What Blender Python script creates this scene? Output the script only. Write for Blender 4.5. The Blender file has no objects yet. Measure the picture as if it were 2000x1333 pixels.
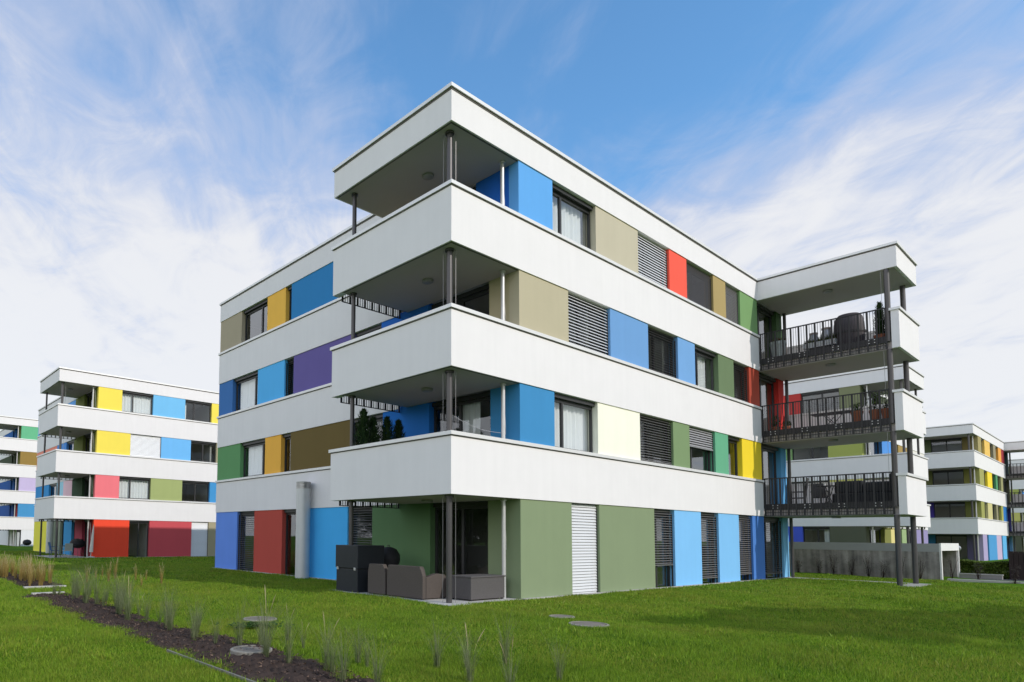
import bpy, math, random
import numpy as np
from mathutils import Vector, Matrix
random.seed(7); RNG = np.random.default_rng(7)
SC = bpy.context.scene
COL = SC.collection
R = math.radians

# ------------------------------------------------------------------ camera
cd = bpy.data.cameras.new('camera')
cam = bpy.data.objects.new('camera', cd); COL.objects.link(cam)
CAM = Vector((-10.6925, -9.7924, 1.5934))
yaw, pitch, roll = 0.9110, 0.0656, 0.0123
fw = Vector((math.cos(pitch)*math.cos(yaw), math.cos(pitch)*math.sin(yaw), math.sin(pitch)))
rt = Vector((math.sin(yaw), -math.cos(yaw), 0)); up = rt.cross(fw)
rt2 = math.cos(roll)*rt + math.sin(roll)*up
up2 = -math.sin(roll)*rt + math.cos(roll)*up
M = Matrix((rt2, up2, -fw)).transposed().to_4x4(); M.translation = CAM
cam.matrix_world = M
cd.sensor_width = 36; cd.lens = 1258.12/2000*36
cd.shift_x = (1000-666.175)/2000
cd.shift_y = (963.90-666.5)/2000
cd.clip_start = 0.1; cd.clip_end = 5000
SC.camera = cam

# ------------------------------------------------------------------ sun and sky
SUN_TO = Vector((-0.197, 1.0, -0.62)).normalized()          # the way the light travels
EXPO, SUN_E, SKY_E, CLOUD = -0.22, 3.25, 0.15, 1.12
SC.view_settings.view_transform = 'Standard'; SC.view_settings.look = 'None'
SC.view_settings.gamma = 1; SC.view_settings.exposure = EXPO
SC.view_settings.use_curve_mapping = False
sd = bpy.data.lights.new('sun', 'SUN'); sd.energy = SUN_E; sd.angle = R(0.5); sd.color = (1.0, 0.935, 0.86)
sun = bpy.data.objects.new('sun', sd); COL.objects.link(sun)
sun.rotation_euler = SUN_TO.to_track_quat('-Z', 'Y').to_euler(); sun.location = (0, -30, 40)

W = bpy.data.worlds.new('World'); SC.world = W; W.use_nodes = True
nt = W.node_tree; nt.nodes.clear()
def N(t, typ, **kw):
    n = t.nodes.new(typ)
    for k, v in kw.items():
        if k in n.inputs: n.inputs[k].default_value = v
        else: setattr(n, k, v)
    return n
def L(t, a, b): t.links.new(a, b)
def math_(t, op, a, b=None, c=None, clamp=False):
    n = t.nodes.new('ShaderNodeMath'); n.operation = op; n.use_clamp = clamp
    for i, x in enumerate((a, b, c)):
        if x is None: continue
        if isinstance(x, (int, float)): n.inputs[i].default_value = x
        else: L(t, x, n.inputs[i])
    return n.outputs[0]
def sstep(t, x, a, b):
    n = t.nodes.new('ShaderNodeMapRange'); n.interpolation_type = 'SMOOTHSTEP'; n.clamp = True
    L(t, x, n.inputs['Value']); n.inputs['From Min'].default_value = a; n.inputs['From Max'].default_value = b
    return n.outputs[0]
def sky_world():
    t = nt
    out = N(t, 'ShaderNodeOutputWorld'); bg = N(t, 'ShaderNodeBackground', Strength=SKY_E); L(t, bg.outputs[0], out.inputs[0])
    sky = N(t, 'ShaderNodeTexSky'); sky.sky_type = 'NISHITA'; sky.sun_disc = False
    sky.sun_elevation = math.asin(-SUN_TO.z); sky.sun_rotation = math.atan2(-SUN_TO.x, -SUN_TO.y)
    sky.air_density = 1.0; sky.dust_density = 0.6; sky.ozone_density = 2.0
    tc = N(t, 'ShaderNodeTexCoord'); d = tc.outputs['Generated']
    sep = N(t, 'ShaderNodeSeparateXYZ'); L(t, d, sep.inputs[0])
    zc = math_(t, 'MAXIMUM', sep.outputs[2], 0.0)
    den = math_(t, 'ADD', zc, 0.16)
    px = math_(t, 'DIVIDE', sep.outputs[0], den); py = math_(t, 'DIVIDE', sep.outputs[1], den)
    cb = N(t, 'ShaderNodeCombineXYZ'); L(t, px, cb.inputs[0]); L(t, py, cb.inputs[1])
    def layer(scale, rot, stretch, detail, dist, rough=0.55, off=0.0):
        mp = N(t, 'ShaderNodeMapping'); L(t, cb.outputs[0], mp.inputs[0])
        mp.vector_type = 'TEXTURE'; mp.inputs['Rotation'].default_value = (0, 0, rot); mp.inputs['Scale'].default_value = (1/scale, 1/(scale*stretch), 1/scale)
        mp.inputs['Location'].default_value = (off, off*0.7, off)
        n = N(t, 'ShaderNodeTexNoise', Scale=1.0, Detail=detail, Roughness=rough, Distortion=dist); L(t, mp.outputs[0], n.inputs['Vector'])
        return n.outputs['Fac']
    def blob(dirv, a, b):                    # 1 round a direction of the sky, 0 away from it
        vm = N(t, 'ShaderNodeVectorMath'); vm.operation = 'DOT_PRODUCT'; L(t, d, vm.inputs[0]); vm.inputs[1].default_value = dirv
        return sstep(t, vm.outputs['Value'], a, b)
    big = layer(0.9, 0.6, 1.0, 5, 0.6, off=3.1)
    streak = layer(1.25, 0.845, 3.6, 7, 0.7, 0.6, off=1.3)
    fine = layer(4.6, 1.3, 1.3, 8, 0.8, 0.62, off=7.7)
    low = math_(t, 'SUBTRACT', 1.0, sstep(t, sep.outputs[2], 0.26, 0.62))      # more cloud low in the sky
    s = math_(t, 'MULTIPLY_ADD', low, 0.60, 0.55)
    s = math_(t, 'MULTIPLY_ADD', math_(t, 'SUBTRACT', big, 0.5), 0.75, s)
    s = math_(t, 'MULTIPLY_ADD', math_(t, 'SUBTRACT', streak, 0.5), 0.80, s)
    s = math_(t, 'MULTIPLY_ADD', math_(t, 'SUBTRACT', fine, 0.5), 0.80, s)
    s = math_(t, 'MULTIPLY_ADD', blob(HOLE, 0.94, 0.998), -0.54, s)
    s = math_(t, 'MULTIPLY_ADD', blob(LEFTBANK, 0.90, 0.995), -0.06, s)
    s = math_(t, 'MULTIPLY_ADD', blob(RIGHTGAP, 0.92, 0.99), -0.10, s)
    s = math_(t, 'MULTIPLY_ADD', sstep(t, sep.outputs[2], 0.64, 0.85), -0.75, s)      # clear overhead
    mask = sstep(t, s, 0.0, 0.95)
    thick = sstep(t, s, 0.55, 1.1)
    cc = N(t, 'ShaderNodeMix'); cc.data_type = 'RGBA'; L(t, thick, cc.inputs[0])
    k = CLOUD/SKY_E
    cc.inputs[6].default_value = (0.58*k, 0.645*k, 0.83*k, 1); cc.inputs[7].default_value = (0.90*k, 0.905*k, 0.93*k, 1)
    cloud_gain = math_(t, 'MULTIPLY_ADD', blob(tuple(-SUN_TO), 0.4, 0.98), 0.15, math_(t, 'MULTIPLY_ADD', blob((-0.85, 0.1, 0.52), 0.25, 0.93), 0.95, 1.0))      # brighter towards the sun; extra glow added in the west to light the shaded walls
    bright = N(t, 'ShaderNodeMix'); bright.data_type = 'RGBA'; bright.blend_type = 'MULTIPLY'; bright.inputs[0].default_value = 1; bright.clamp_result = False
    L(t, cc.outputs[2], bright.inputs[6]); L(t, cloud_gain, bright.inputs[7]); cc = bright
    tint = N(t, 'ShaderNodeMix'); tint.data_type = 'RGBA'; tint.blend_type = 'MULTIPLY'; tint.inputs[0].default_value = 1
    L(t, sky.outputs[0], tint.inputs[6]); tint.inputs[7].default_value = SKYMUL
    mx = N(t, 'ShaderNodeMix'); mx.data_type = 'RGBA'; L(t, math_(t, 'MULTIPLY', mask, 0.96), mx.inputs[0])
    L(t, tint.outputs[2], mx.inputs[6]); L(t, cc.outputs[2], mx.inputs[7])
    L(t, mx.outputs[2], bg.inputs['Color'])
HOLE = (0.667, 0.420, 0.615); LEFTBANK = (0.313, 0.751, 0.582); RIGHTGAP = (0.862, 0.10, 0.495)
SKYMUL = (1.22, 1.82, 2.05, 1)
sky_world()

# ------------------------------------------------------------------ helpers
def lin(c):
    c = c/255.0
    return c/12.92 if c <= 0.04045 else ((c+0.055)/1.055)**2.4
def A(r, g, b):          # base colour of a wall seen in the sun, from the photograph's white walls as reference
    return tuple(min(0.86, 0.74*lin(x)/lin(w)) for x, w in zip((r, g, b), (232, 231, 228)))
def S(r, g, b):          # the same for a wall on the shaded side
    return tuple(min(0.86, 0.74*lin(x)/lin(w)) for x, w in zip((r, g, b), (163, 169, 176)))

MATS = {}
def mat(name, col, rough=0.8, metal=0.0, bump=0.0, bscale=60.0, var=0.0, vscale=1.5, spec=0.3, streak=0.0):
    key = (name, tuple(round(c, 4) for c in col))
    if key in MATS: return MATS[key]
    m = bpy.data.materials.new(name); m.use_nodes = True
    t = m.node_tree; p = t.nodes['Principled BSDF']
    p.inputs['Base Color'].default_value = (*col, 1); p.inputs['Roughness'].default_value = rough
    p.inputs['Metallic'].default_value = metal; p.inputs['Specular IOR Level'].default_value = spec
    if var or bump or streak:
        tc = N(t, 'ShaderNodeTexCoord')
        if var or streak:
            n = N(t, 'ShaderNodeTexNoise', Scale=vscale, Detail=6.0, Roughness=0.6); L(t, tc.outputs['Object'], n.inputs['Vector'])
            f = math_(t, 'MULTIPLY_ADD', math_(t, 'SUBTRACT', n.outputs['Fac'], 0.5), var*2, 1.0)
            if streak:
                mp = N(t, 'ShaderNodeMapping'); L(t, tc.outputs['Object'], mp.inputs[0]); mp.inputs['Scale'].default_value = (5, 5, 0.35)
                n2 = N(t, 'ShaderNodeTexNoise', Scale=1.0, Detail=4.0); L(t, mp.outputs[0], n2.inputs['Vector'])
                f = math_(t, 'MULTIPLY_ADD', math_(t, 'SUBTRACT', n2.outputs['Fac'], 0.5), streak*2, f)
            mx = N(t, 'ShaderNodeMix'); mx.data_type = 'RGBA'; mx.blend_type = 'MULTIPLY'; mx.inputs[0].default_value = 1
            mx.inputs[6].default_value = (*col, 1); L(t, f, mx.inputs[7]); L(t, mx.outputs[2], p.inputs['Base Color'])
        if bump:
            b = N(t, 'ShaderNodeTexNoise', Scale=bscale, Detail=5.0); L(t, tc.outputs['Object'], b.inputs['Vector'])
            bn = N(t, 'ShaderNodeBump', Strength=bump, Distance=0.01); L(t, b.outputs['Fac'], bn.inputs['Height']); L(t, bn.outputs[0], p.inputs['Normal'])
    MATS[key] = m
    return m
def plaster(col): return mat('painted_plaster', col, 0.85, bump=0.25, bscale=90, var=0.05, vscale=1.1, spec=0.2, streak=0.035)
WHITE = plaster((0.755, 0.730, 0.728))
CAP = mat('cap_sheet', (0.70, 0.69, 0.68), 0.45, 0.25, var=0.05, vscale=2)
EDGE = mat('drip_edge', (0.10, 0.09, 0.085), 0.5)  # drip edges, and the dark strips that stand in for shade along the soffits
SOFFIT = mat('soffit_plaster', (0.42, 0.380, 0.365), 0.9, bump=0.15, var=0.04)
STEEL = mat('dark_steel', (0.085, 0.080, 0.080), 0.38, 0.5, var=0.08, vscale=6)
CABLE = mat('steel_cable', (0.30, 0.29, 0.29), 0.4, 0.4)
PALE_STEEL = mat('galvanised_steel', (0.55, 0.54, 0.53), 0.4, 0.5, var=0.1, vscale=8)
RAIL = mat('anthracite_metal', (0.032, 0.030, 0.031), 0.5, 0.2, var=0.1, vscale=9)
FRAME = mat('window_frame_metal', (0.045, 0.045, 0.047), 0.4, 0.3)
FRAME_PALE = mat('pale_frame_metal', (0.42, 0.42, 0.42), 0.45, 0.3)
CONC = mat('concrete', (0.30, 0.285, 0.265), 0.9, bump=0.4, bscale=35, var=0.22, vscale=2.2, streak=0.15)
PALECONC = mat('pale_concrete', (0.46, 0.44, 0.40), 0.9, bump=0.3, bscale=40, var=0.12, vscale=5)
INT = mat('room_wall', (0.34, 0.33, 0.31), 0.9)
DARKPLASTIC = mat('dark_cover_fabric', (0.018, 0.019, 0.022), 0.65, bump=0.3, bscale=25)
TERRA = mat('terracotta', (0.30, 0.105, 0.055), 0.8, var=0.12, vscale=9)
WOODDARK = mat('dark_wood', (0.03, 0.018, 0.016), 0.7, var=0.25, vscale=4)
def glass_mat(name, tint, refl, base):
    if name in MATS: return MATS[name]
    m = bpy.data.materials.new(name); m.use_nodes = True; t = m.node_tree; t.nodes.clear()
    out = N(t, 'ShaderNodeOutputMaterial'); mx = N(t, 'ShaderNodeMixShader'); L(t, mx.outputs[0], out.inputs[0])
    tr = N(t, 'ShaderNodeBsdfTransparent'); tr.inputs[0].default_value = (*tint, 1)
    gl = N(t, 'ShaderNodeBsdfGlossy'); gl.inputs['Roughness'].default_value = 0.015; gl.inputs[0].default_value = (0.93, 0.96, 1.0, 1)
    tc = N(t, 'ShaderNodeTexCoord'); nz = N(t, 'ShaderNodeTexNoise', Scale=1.3, Detail=1.0); L(t, tc.outputs['Object'], nz.inputs['Vector'])
    bn = N(t, 'ShaderNodeBump', Strength=0.06, Distance=0.02); L(t, nz.outputs['Fac'], bn.inputs['Height']); L(t, bn.outputs[0], gl.inputs['Normal'])
    lw = N(t, 'ShaderNodeLayerWeight', Blend=0.5)
    f = math_(t, 'MULTIPLY_ADD', math_(t, 'POWER', lw.outputs['Facing'], 2.5), refl, base, clamp=True)
    L(t, f, mx.inputs[0]); L(t, tr.outputs[0], mx.inputs[1]); L(t, gl.outputs[0], mx.inputs[2])
    MATS[name] = m; return m
GLASS = glass_mat('window_glass', (0.86, 0.89, 0.885), 0.62, 0.075)
def leaf_mat(name, c1, c2, scale=3.0, trans=0.35):
    m = bpy.data.materials.new(name); m.use_nodes = True; t = m.node_tree; t.nodes.clear()
    out = N(t, 'ShaderNodeOutputMaterial'); mx = N(t, 'ShaderNodeMixShader', Fac=trans); L(t, mx.outputs[0], out.inputs[0])
    geo = N(t, 'ShaderNodeNewGeometry'); n = N(t, 'ShaderNodeTexNoise', Scale=scale, Detail=4.0, Roughness=0.65); L(t, geo.outputs['Position'], n.inputs['Vector'])
    rmp = N(t, 'ShaderNodeMix'); rmp.data_type = 'RGBA'
    f = sstep(t, math_(t, 'MULTIPLY_ADD', geo.outputs['Random Per Island'], 0.6, math_(t, 'MULTIPLY', n.outputs['Fac'], 0.8)), 0.35, 1.1)
    L(t, f, rmp.inputs[0]); rmp.inputs[6].default_value = (*c1, 1); rmp.inputs[7].default_value = (*c2, 1)
    p = N(t, 'ShaderNodeBsdfPrincipled', Roughness=0.55); p.inputs['Specular IOR Level'].default_value = 0.12
    tl = N(t, 'ShaderNodeBsdfTranslucent')
    L(t, rmp.outputs[2], p.inputs['Base Color']); L(t, rmp.outputs[2], tl.inputs[0])
    L(t, p.outputs[0], mx.inputs[1]); L(t, tl.outputs[0], mx.inputs[2])
    return m

class MB:
    def __init__(s): s.v = []; s.f = []; s.sm = []
    def box(s, x0, x1, y0, y1, z0, z1):
        x0, x1 = min(x0, x1), max(x0, x1); y0, y1 = min(y0, y1), max(y0, y1); z0, z1 = min(z0, z1), max(z0, z1)
        b = len(s.v)
        s.v += [(x0,y0,z0),(x1,y0,z0),(x1,y1,z0),(x0,y1,z0),(x0,y0,z1),(x1,y0,z1),(x1,y1,z1),(x0,y1,z1)]
        s.f += [tuple(b+i for i in q) for q in ((0,3,2,1),(4,5,6,7),(0,1,5,4),(1,2,6,5),(2,3,7,6),(3,0,4,7))]
        s.sm += [False]*6; return s
    def poly(s, pts, z0, z1, axis='z'):      # prism over a 2D outline (counter-clockwise)
        b = len(s.v); n = len(pts)
        def P(a, c, w): return (a, c, w) if axis == 'z' else ((a, w, c) if axis == 'y' else (w, a, c))
        s.v += [P(a, c, z0) for a, c in pts] + [P(a, c, z1) for a, c in pts]
        s.f += [tuple(b+i for i in reversed(range(n))), tuple(b+n+i for i in range(n))]
        s.f += [(b+i, b+(i+1) % n, b+n+(i+1) % n, b+n+i) for i in range(n)]
        s.sm += [False]*(n+2); return s
    def tube(s, pts, r, n=10, cap=True):
        pts = [Vector(p) for p in pts]; b = len(s.v); k = len(pts)
        rr = r if isinstance(r, (list, tuple)) else [r]*k
        t = (pts[1]-pts[0]).normalized(); a = t.orthogonal().normalized()
        for i, p in enumerate(pts):
            q = (pts[min(i+1, k-1)]-pts[max(i-1, 0)]).normalized()
            a = (a - q*a.dot(q)).normalized(); c = q.cross(a)
            for j in range(n):
                w = 2*math.pi*j/n; s.v.append(tuple(p + (a*math.cos(w)+c*math.sin(w))*rr[i]))
        for i in range(k-1):
            for j in range(n):
                s.f.append((b+i*n+j, b+i*n+(j+1) % n, b+(i+1)*n+(j+1) % n, b+(i+1)*n+j)); s.sm.append(True)
        if cap:
            s.f.append(tuple(b+j for j in reversed(range(n)))); s.f.append(tuple(b+(k-1)*n+j for j in range(n))); s.sm += [False]*2
        return s
    def lathe(s, prof, cx=0, cy=0, n=20, sx=1.0, sy=1.0):
        b = len(s.v); k = len(prof)
        for r, z in prof:
            for j in range(n):
                w = 2*math.pi*j/n; s.v.append((cx+r*sx*math.cos(w), cy+r*sy*math.sin(w), z))
        for i in range(k-1):
            for j in range(n):
                s.f.append((b+i*n+j, b+i*n+(j+1) % n, b+(i+1)*n+(j+1) % n, b+(i+1)*n+j)); s.sm.append(True)
        s.f.append(tuple(b+j for j in reversed(range(n)))); s.f.append(tuple(b+(k-1)*n+j for j in range(n))); s.sm += [False]*2
        return s
    def face(s, *pts):
        b = len(s.v); s.v += [tuple(p) for p in pts]; s.f.append(tuple(range(b, b+len(pts)))); s.sm.append(False); return s
    def build(s, name, m, parent=None, bevel=0.0):
        me = bpy.data.meshes.new(name); me.from_pydata(s.v, [], s.f); me.polygons.foreach_set('use_smooth', s.sm); me.update()
        if any(s.sm): me.set_sharp_from_angle(angle=0.7)
        o = bpy.data.objects.new(name, me); COL.objects.link(o); me.materials.append(m)
        if parent is not None: o.parent = parent
        if bevel:
            bv = o.modifiers.new('bevel', 'BEVEL'); bv.width = bevel; bv.segments = 2; bv.limit_method = 'ANGLE'
        return o
def tag(o, label=None, cat=None, group=None, kind=None):
    for k, v in (('label', label), ('category', cat), ('group', group), ('kind', kind)):
        if v: o[k] = v
    return o
def thing(name, loc, label, cat, group=None, rz=0):
    o = bpy.data.objects.new(name, None); COL.objects.link(o); o.location = loc; o.rotation_euler = (0, 0, rz); o.empty_display_size = 0.3
    return tag(o, label, cat, group)
def copy_tree(o, parent=None):
    c = o.copy(); COL.objects.link(c)
    if parent is not None: c.parent = parent
    for ch in list(o.children): copy_tree(ch, c)
    return c

# ------------------------------------------------------------------ ground height
def sm01(x): x = np.clip(x, 0, 1); return x*x*(3-2*x)
def gz(x, y):
    x = np.asarray(x, float); y = np.asarray(y, float)
    h = 0.10*sm01((x + 5.5)/5.0)
    d = np.maximum(np.maximum(-x, x-20.8), np.maximum(-y-0.3, 0))       # distance from the near building
    w = sm01((d-0.8)/3.0)*sm01((60-np.hypot(x, y))/20)
    h = h + w*(0.030*np.sin(0.55*x+0.9*y)+0.022*np.sin(1.3*x-0.7*y+1.0)) 
    h = h - 0.10*sm01((y-14)/10)*sm01((20-x)/6) 
    return h

# ------------------------------------------------------------------ apartment buildings
H = 2.9; ZB, ZT = 2.555, 3.972               # underside and top of the first white band; the others follow every storey
def seg_color(c): return plaster(c)
TONES = {'white': (0.66, 0.67, 0.68), 'grey': (0.36, 0.36, 0.37), 'dark': (0.085, 0.08, 0.078), 'mid': (0.19, 0.185, 0.18)}
def blind_mat(tone): return mat('blind_slats_'+tone, TONES[tone], 0.45, 0.2)
CURTAIN = mat('curtain_cloth', (0.80, 0.80, 0.80), 0.9)

def building(name, label, ox, oy, dz, spec):
    root = thing(name, (ox, oy, dz), label, 'apartment building', spec.get('group'))
    n = spec.get('n', 3); Wd = spec.get('W', 2.53); Lb = spec.get('Lb', 4.48); U1 = spec.get('U1', 20.6); Vd = spec.get('Vd', 16.38)
    UB = spec.get('UB', 17.94); swap = spec.get('swap', False); balc = spec.get('balcony', False); full = spec.get('detail', True)
    ZF = 2.52+H*n; ZR = ZF+0.874; UE = U1+0.2; BD = 4.32
    def bx(mb, u0, u1, v0, v1, z0, z1):
        return mb.box(v0, v1, u0, u1, z0, z1) if swap else mb.box(u0, u1, v0, v1, z0, z1)
    def pt(u, v, z): return (v, u, z) if swap else (u, v, z)
    def fbox(fac, mb, a0, a1, d0, d1, z0, z1):
        if fac == 'front': return bx(mb, a0, a1, d0, d1, z0, z1)
        return bx(mb, Wd+d0, Wd+d1, a0, a1, z0, z1)
    def fpt(fac, a, d, z): return pt(a, d, z) if fac == 'front' else pt(Wd+d, a, z)
    # white bands
    UF = UB if balc else U1
    for k in range(n):
        z0, z1 = ZB+H*k, ZT+H*k
        m = MB()
        bx(m, 0, UF, 0, 0.25, z0, z1-0.087); bx(m, 0, 0.22, 0.25, Lb, z0, z1-0.087)
        bx(m, Wd, Wd+0.25, Lb, Vd, z0, z1-0.087)
        if balc: bx(m, UF, U1, 0.02, 0.25, z0+0.05, z0+0.30)
        bx(m, U1-0.25, U1, 0.25, Vd, z0, z1-0.087); bx(m, Wd+0.25, U1-0.25, Vd-0.25, Vd, z0, z1-0.087)
        m.build('parapet', WHITE, root)
        m = MB(); o = 0.046; zc = z1-0.085
        bx(m, -o, UF+(0 if balc else o), -o, 0.29, zc, z1); bx(m, -o, 0.26, 0.29, Lb+o, zc, z1); bx(m, Wd-o, Wd+0.29, Lb, Vd+o, zc, z1)
        bx(m, U1-0.29, U1+o, 0.29, Vd+o, zc, z1)
        m.build('parapet_cap', CAP, root)
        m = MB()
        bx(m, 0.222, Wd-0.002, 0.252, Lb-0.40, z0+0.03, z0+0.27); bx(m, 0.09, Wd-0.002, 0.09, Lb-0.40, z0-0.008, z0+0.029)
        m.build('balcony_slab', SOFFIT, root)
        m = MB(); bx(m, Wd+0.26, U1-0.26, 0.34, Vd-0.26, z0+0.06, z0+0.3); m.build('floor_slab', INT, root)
        if balc:
            m = MB()
            bx(m, UB, UE, -BD, -BD+0.22, z0, z1-0.087); bx(m, UE-0.22, UE, -BD+0.22, 0.0, z0, z1-0.087)
            m.build('balcony_parapet', WHITE, root)
            m = MB(); bx(m, UB-o, UE+o, -BD-o, -BD+0.26, zc, z1); bx(m, UE-0.26, UE+o, -BD+0.26, 0.0, zc, z1); m.build('parapet_cap', CAP, root)
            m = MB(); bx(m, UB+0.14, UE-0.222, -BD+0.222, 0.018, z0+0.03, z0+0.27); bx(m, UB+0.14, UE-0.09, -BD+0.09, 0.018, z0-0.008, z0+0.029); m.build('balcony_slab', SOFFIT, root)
            railing(root, bx, pt, 'v', UB+0.05, -BD+0.34, -0.01, z0, z1)
        if spec.get('loggia_rail', True):
            railing(root, bx, pt, 'u', Lb-0.10, 0.24, Wd-0.02, z0, z1, 0.14)
    # roof
    m = MB()
    bx(m, 0, UF, 0, 0.25, ZF, ZR-0.087); bx(m, 0, 0.25, 0.25, Lb-0.25, ZF, ZR-0.087); bx(m, 0, Wd, Lb-0.25, Lb, ZF, ZR-0.087)
    bx(m, Wd, Wd+0.25, Lb, Vd, ZF, ZR-0.087); bx(m, U1-0.25, U1, 0.25, Vd, ZF, ZR-0.087); bx(m, Wd+0.25, U1-0.25, Vd-0.25, Vd, ZF, ZR-0.087)
    bx(m, 0.25, Wd+0.25, 0.25, Lb-0.25, ZF+0.05, ZR-0.2); bx(m, Wd+0.25, U1-0.25, 0.25, Vd-0.25, ZF+0.05, ZR-0.2)
    if balc:
        bx(m, UB, UE, -BD, -BD+0.25, ZF, ZR-0.087); bx(m, UB, UB+0.25, -BD+0.25, 0.0, ZF, ZR-0.087); bx(m, UE-0.25, UE, -BD+0.25, 0.25, ZF, ZR-0.087)
        bx(m, UB+0.25, UE-0.25, -BD+0.25, 0.25, ZF+0.05, ZR-0.2)
    m.build('roof', WHITE, root)
    m = MB(); o = 0.05; zc = ZR-0.085
    bx(m, -o, UF+(0 if balc else o)-(o if balc else 0), -o, 0.30, zc, ZR); bx(m, -o, 0.30, 0.30, Lb+o, zc, ZR); bx(m, 0.30, Wd, Lb-0.3, Lb+o, zc, ZR)
    bx(m, Wd-o, Wd+0.30, Lb+o, Vd+o, zc, ZR); bx(m, Wd+0.3, U1+o, Vd-0.3, Vd+o, zc, ZR); bx(m, U1-0.3, U1+o, 0.35, Vd-0.3, zc, ZR)
    if balc: bx(m, UB-o, UE+o, -BD-o, -BD+0.30, zc, ZR); bx(m, UB-o, UB+0.30, -BD+0.30, 0.30, zc, ZR); bx(m, UE-0.3, UE+o, -BD+0.3, 0.30, zc, ZR)
    m.build('roof_edge', CAP, root)
    m = MB(); e = 0.012
    bx(m, -e, UF-(e if balc else 0), -e, 0, ZR-0.132, ZR-0.087); bx(m, -e, 0, 0, Lb, ZR-0.132, ZR-0.087); bx(m, Wd-e, Wd, Lb, Vd, ZR-0.132, ZR-0.087)
    if balc: bx(m, UB-e, UB, -BD, 0, ZR-0.132, ZR-0.087); bx(m, UB-e, UE, -BD-e, -BD, ZR-0.132, ZR-0.087)
    for k in range(n):
        q = ZT+H*k
        bx(m, -e, UF-(e if balc else 0), -e, 0, q-0.112, q-0.087); bx(m, -e, 0, 0, Lb, q-0.112, q-0.087); bx(m, Wd-e, Wd, Lb, Vd, q-0.112, q-0.087)
        if balc: bx(m, UB, UE+e, -BD-e, -BD, q-0.112, q-0.087)
    m.build('drip_edge', EDGE, root)
    # ceiling lamps and boards, with dark strips painted in for the soffit shadow gap
    for k in range(n+1):
        zs = (ZB+H*k-0.009) if k < n else (ZF-0.009)
        m = MB(); c = pt(1.22, 1.95, 0); m.lathe([(0.13, zs-0.075), (0.15, zs-0.06), (0.15, zs-0.004)], c[0], c[1], 16)
        if full: m.build('ceiling_lamp', mat('lamp_glass', (0.24, 0.235, 0.23), 0.5), root)
        if balc:
            m = MB(); c = pt(UB+0.85, -2.1, 0); m.lathe([(0.13, zs-0.075), (0.15, zs-0.06), (0.15, zs-0.004)], c[0], c[1], 16)
            m.build('ceiling_lamp', mat('lamp_glass', (0.24, 0.235, 0.23), 0.5), root)
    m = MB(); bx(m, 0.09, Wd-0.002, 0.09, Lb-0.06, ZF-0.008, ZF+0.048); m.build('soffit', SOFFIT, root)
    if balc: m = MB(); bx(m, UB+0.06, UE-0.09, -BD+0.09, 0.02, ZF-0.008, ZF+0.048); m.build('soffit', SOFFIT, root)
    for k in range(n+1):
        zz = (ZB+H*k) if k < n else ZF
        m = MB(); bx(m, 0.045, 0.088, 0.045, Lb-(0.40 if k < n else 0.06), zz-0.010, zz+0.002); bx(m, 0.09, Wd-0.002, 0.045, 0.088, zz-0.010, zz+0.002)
        m.build('painted_shadow_gap', EDGE, root)  # dark strip in place of the shade in the soffit groove
    # posts and blind cables, one per storey
    for k in range(n+1):
        z0 = 0.0 if k == 0 else ZB+H*(k-1)+0.272
        z1 = (ZB+H*k-0.009) if k < n else ZF-0.009
        if k == n and n == 0: continue
        for (u, v, r, mt) in ((0.31, 0.34, 0.068, STEEL), (Wd-0.27, 0.33, 0.05, PALE_STEEL), (0.31, Lb-0.55, 0.06, STEEL)):  # second post paler than the others: sun glare put into its colour
            b = MB().tube([pt(u, v, z0), pt(u, v, z1)], r, 16)
            if full: b.tube([pt(u, v, z1-0.05), pt(u, v, z1-0.003)], r*1.6, 12)
            b.build('post', mt, root)
        if full:
            for (u, v) in ((0.27, 0.50), (0.48, 0.30)):
                MB().tube([pt(u, v, z0), pt(u, v, z1)], 0.0055, 6).build('cable', CABLE, root)
            MB().tube([pt(Wd-0.14, 0.40, z1-0.2), pt(Wd-0.06, 0.42, z1-1.25)], 0.009, 6).tube([pt(Wd-0.25, 0.35, z1-0.2), pt(Wd-0.1, 0.40, z1-0.2)], 0.008, 6).build('crank_rod', PALE_STEEL, root)
        if balc:
            for (u, v, r) in ((UB+0.10, -BD+0.31, 0.082), (UE-0.42, -BD+0.33, 0.082), (UE-0.33, -0.12, 0.06)):
                MB().tube([pt(u, v, z0), pt(u, v, z1)], r, 16).build('post', STEEL, root)
            for (u, v) in ((UB+0.06, -BD+0.46), (UB+0.22, -BD+0.27)) if k else ():
                MB().tube([pt(u, v, z0), pt(u, v, z1)], 0.0055, 6).build('cable', CABLE, root)
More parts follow.
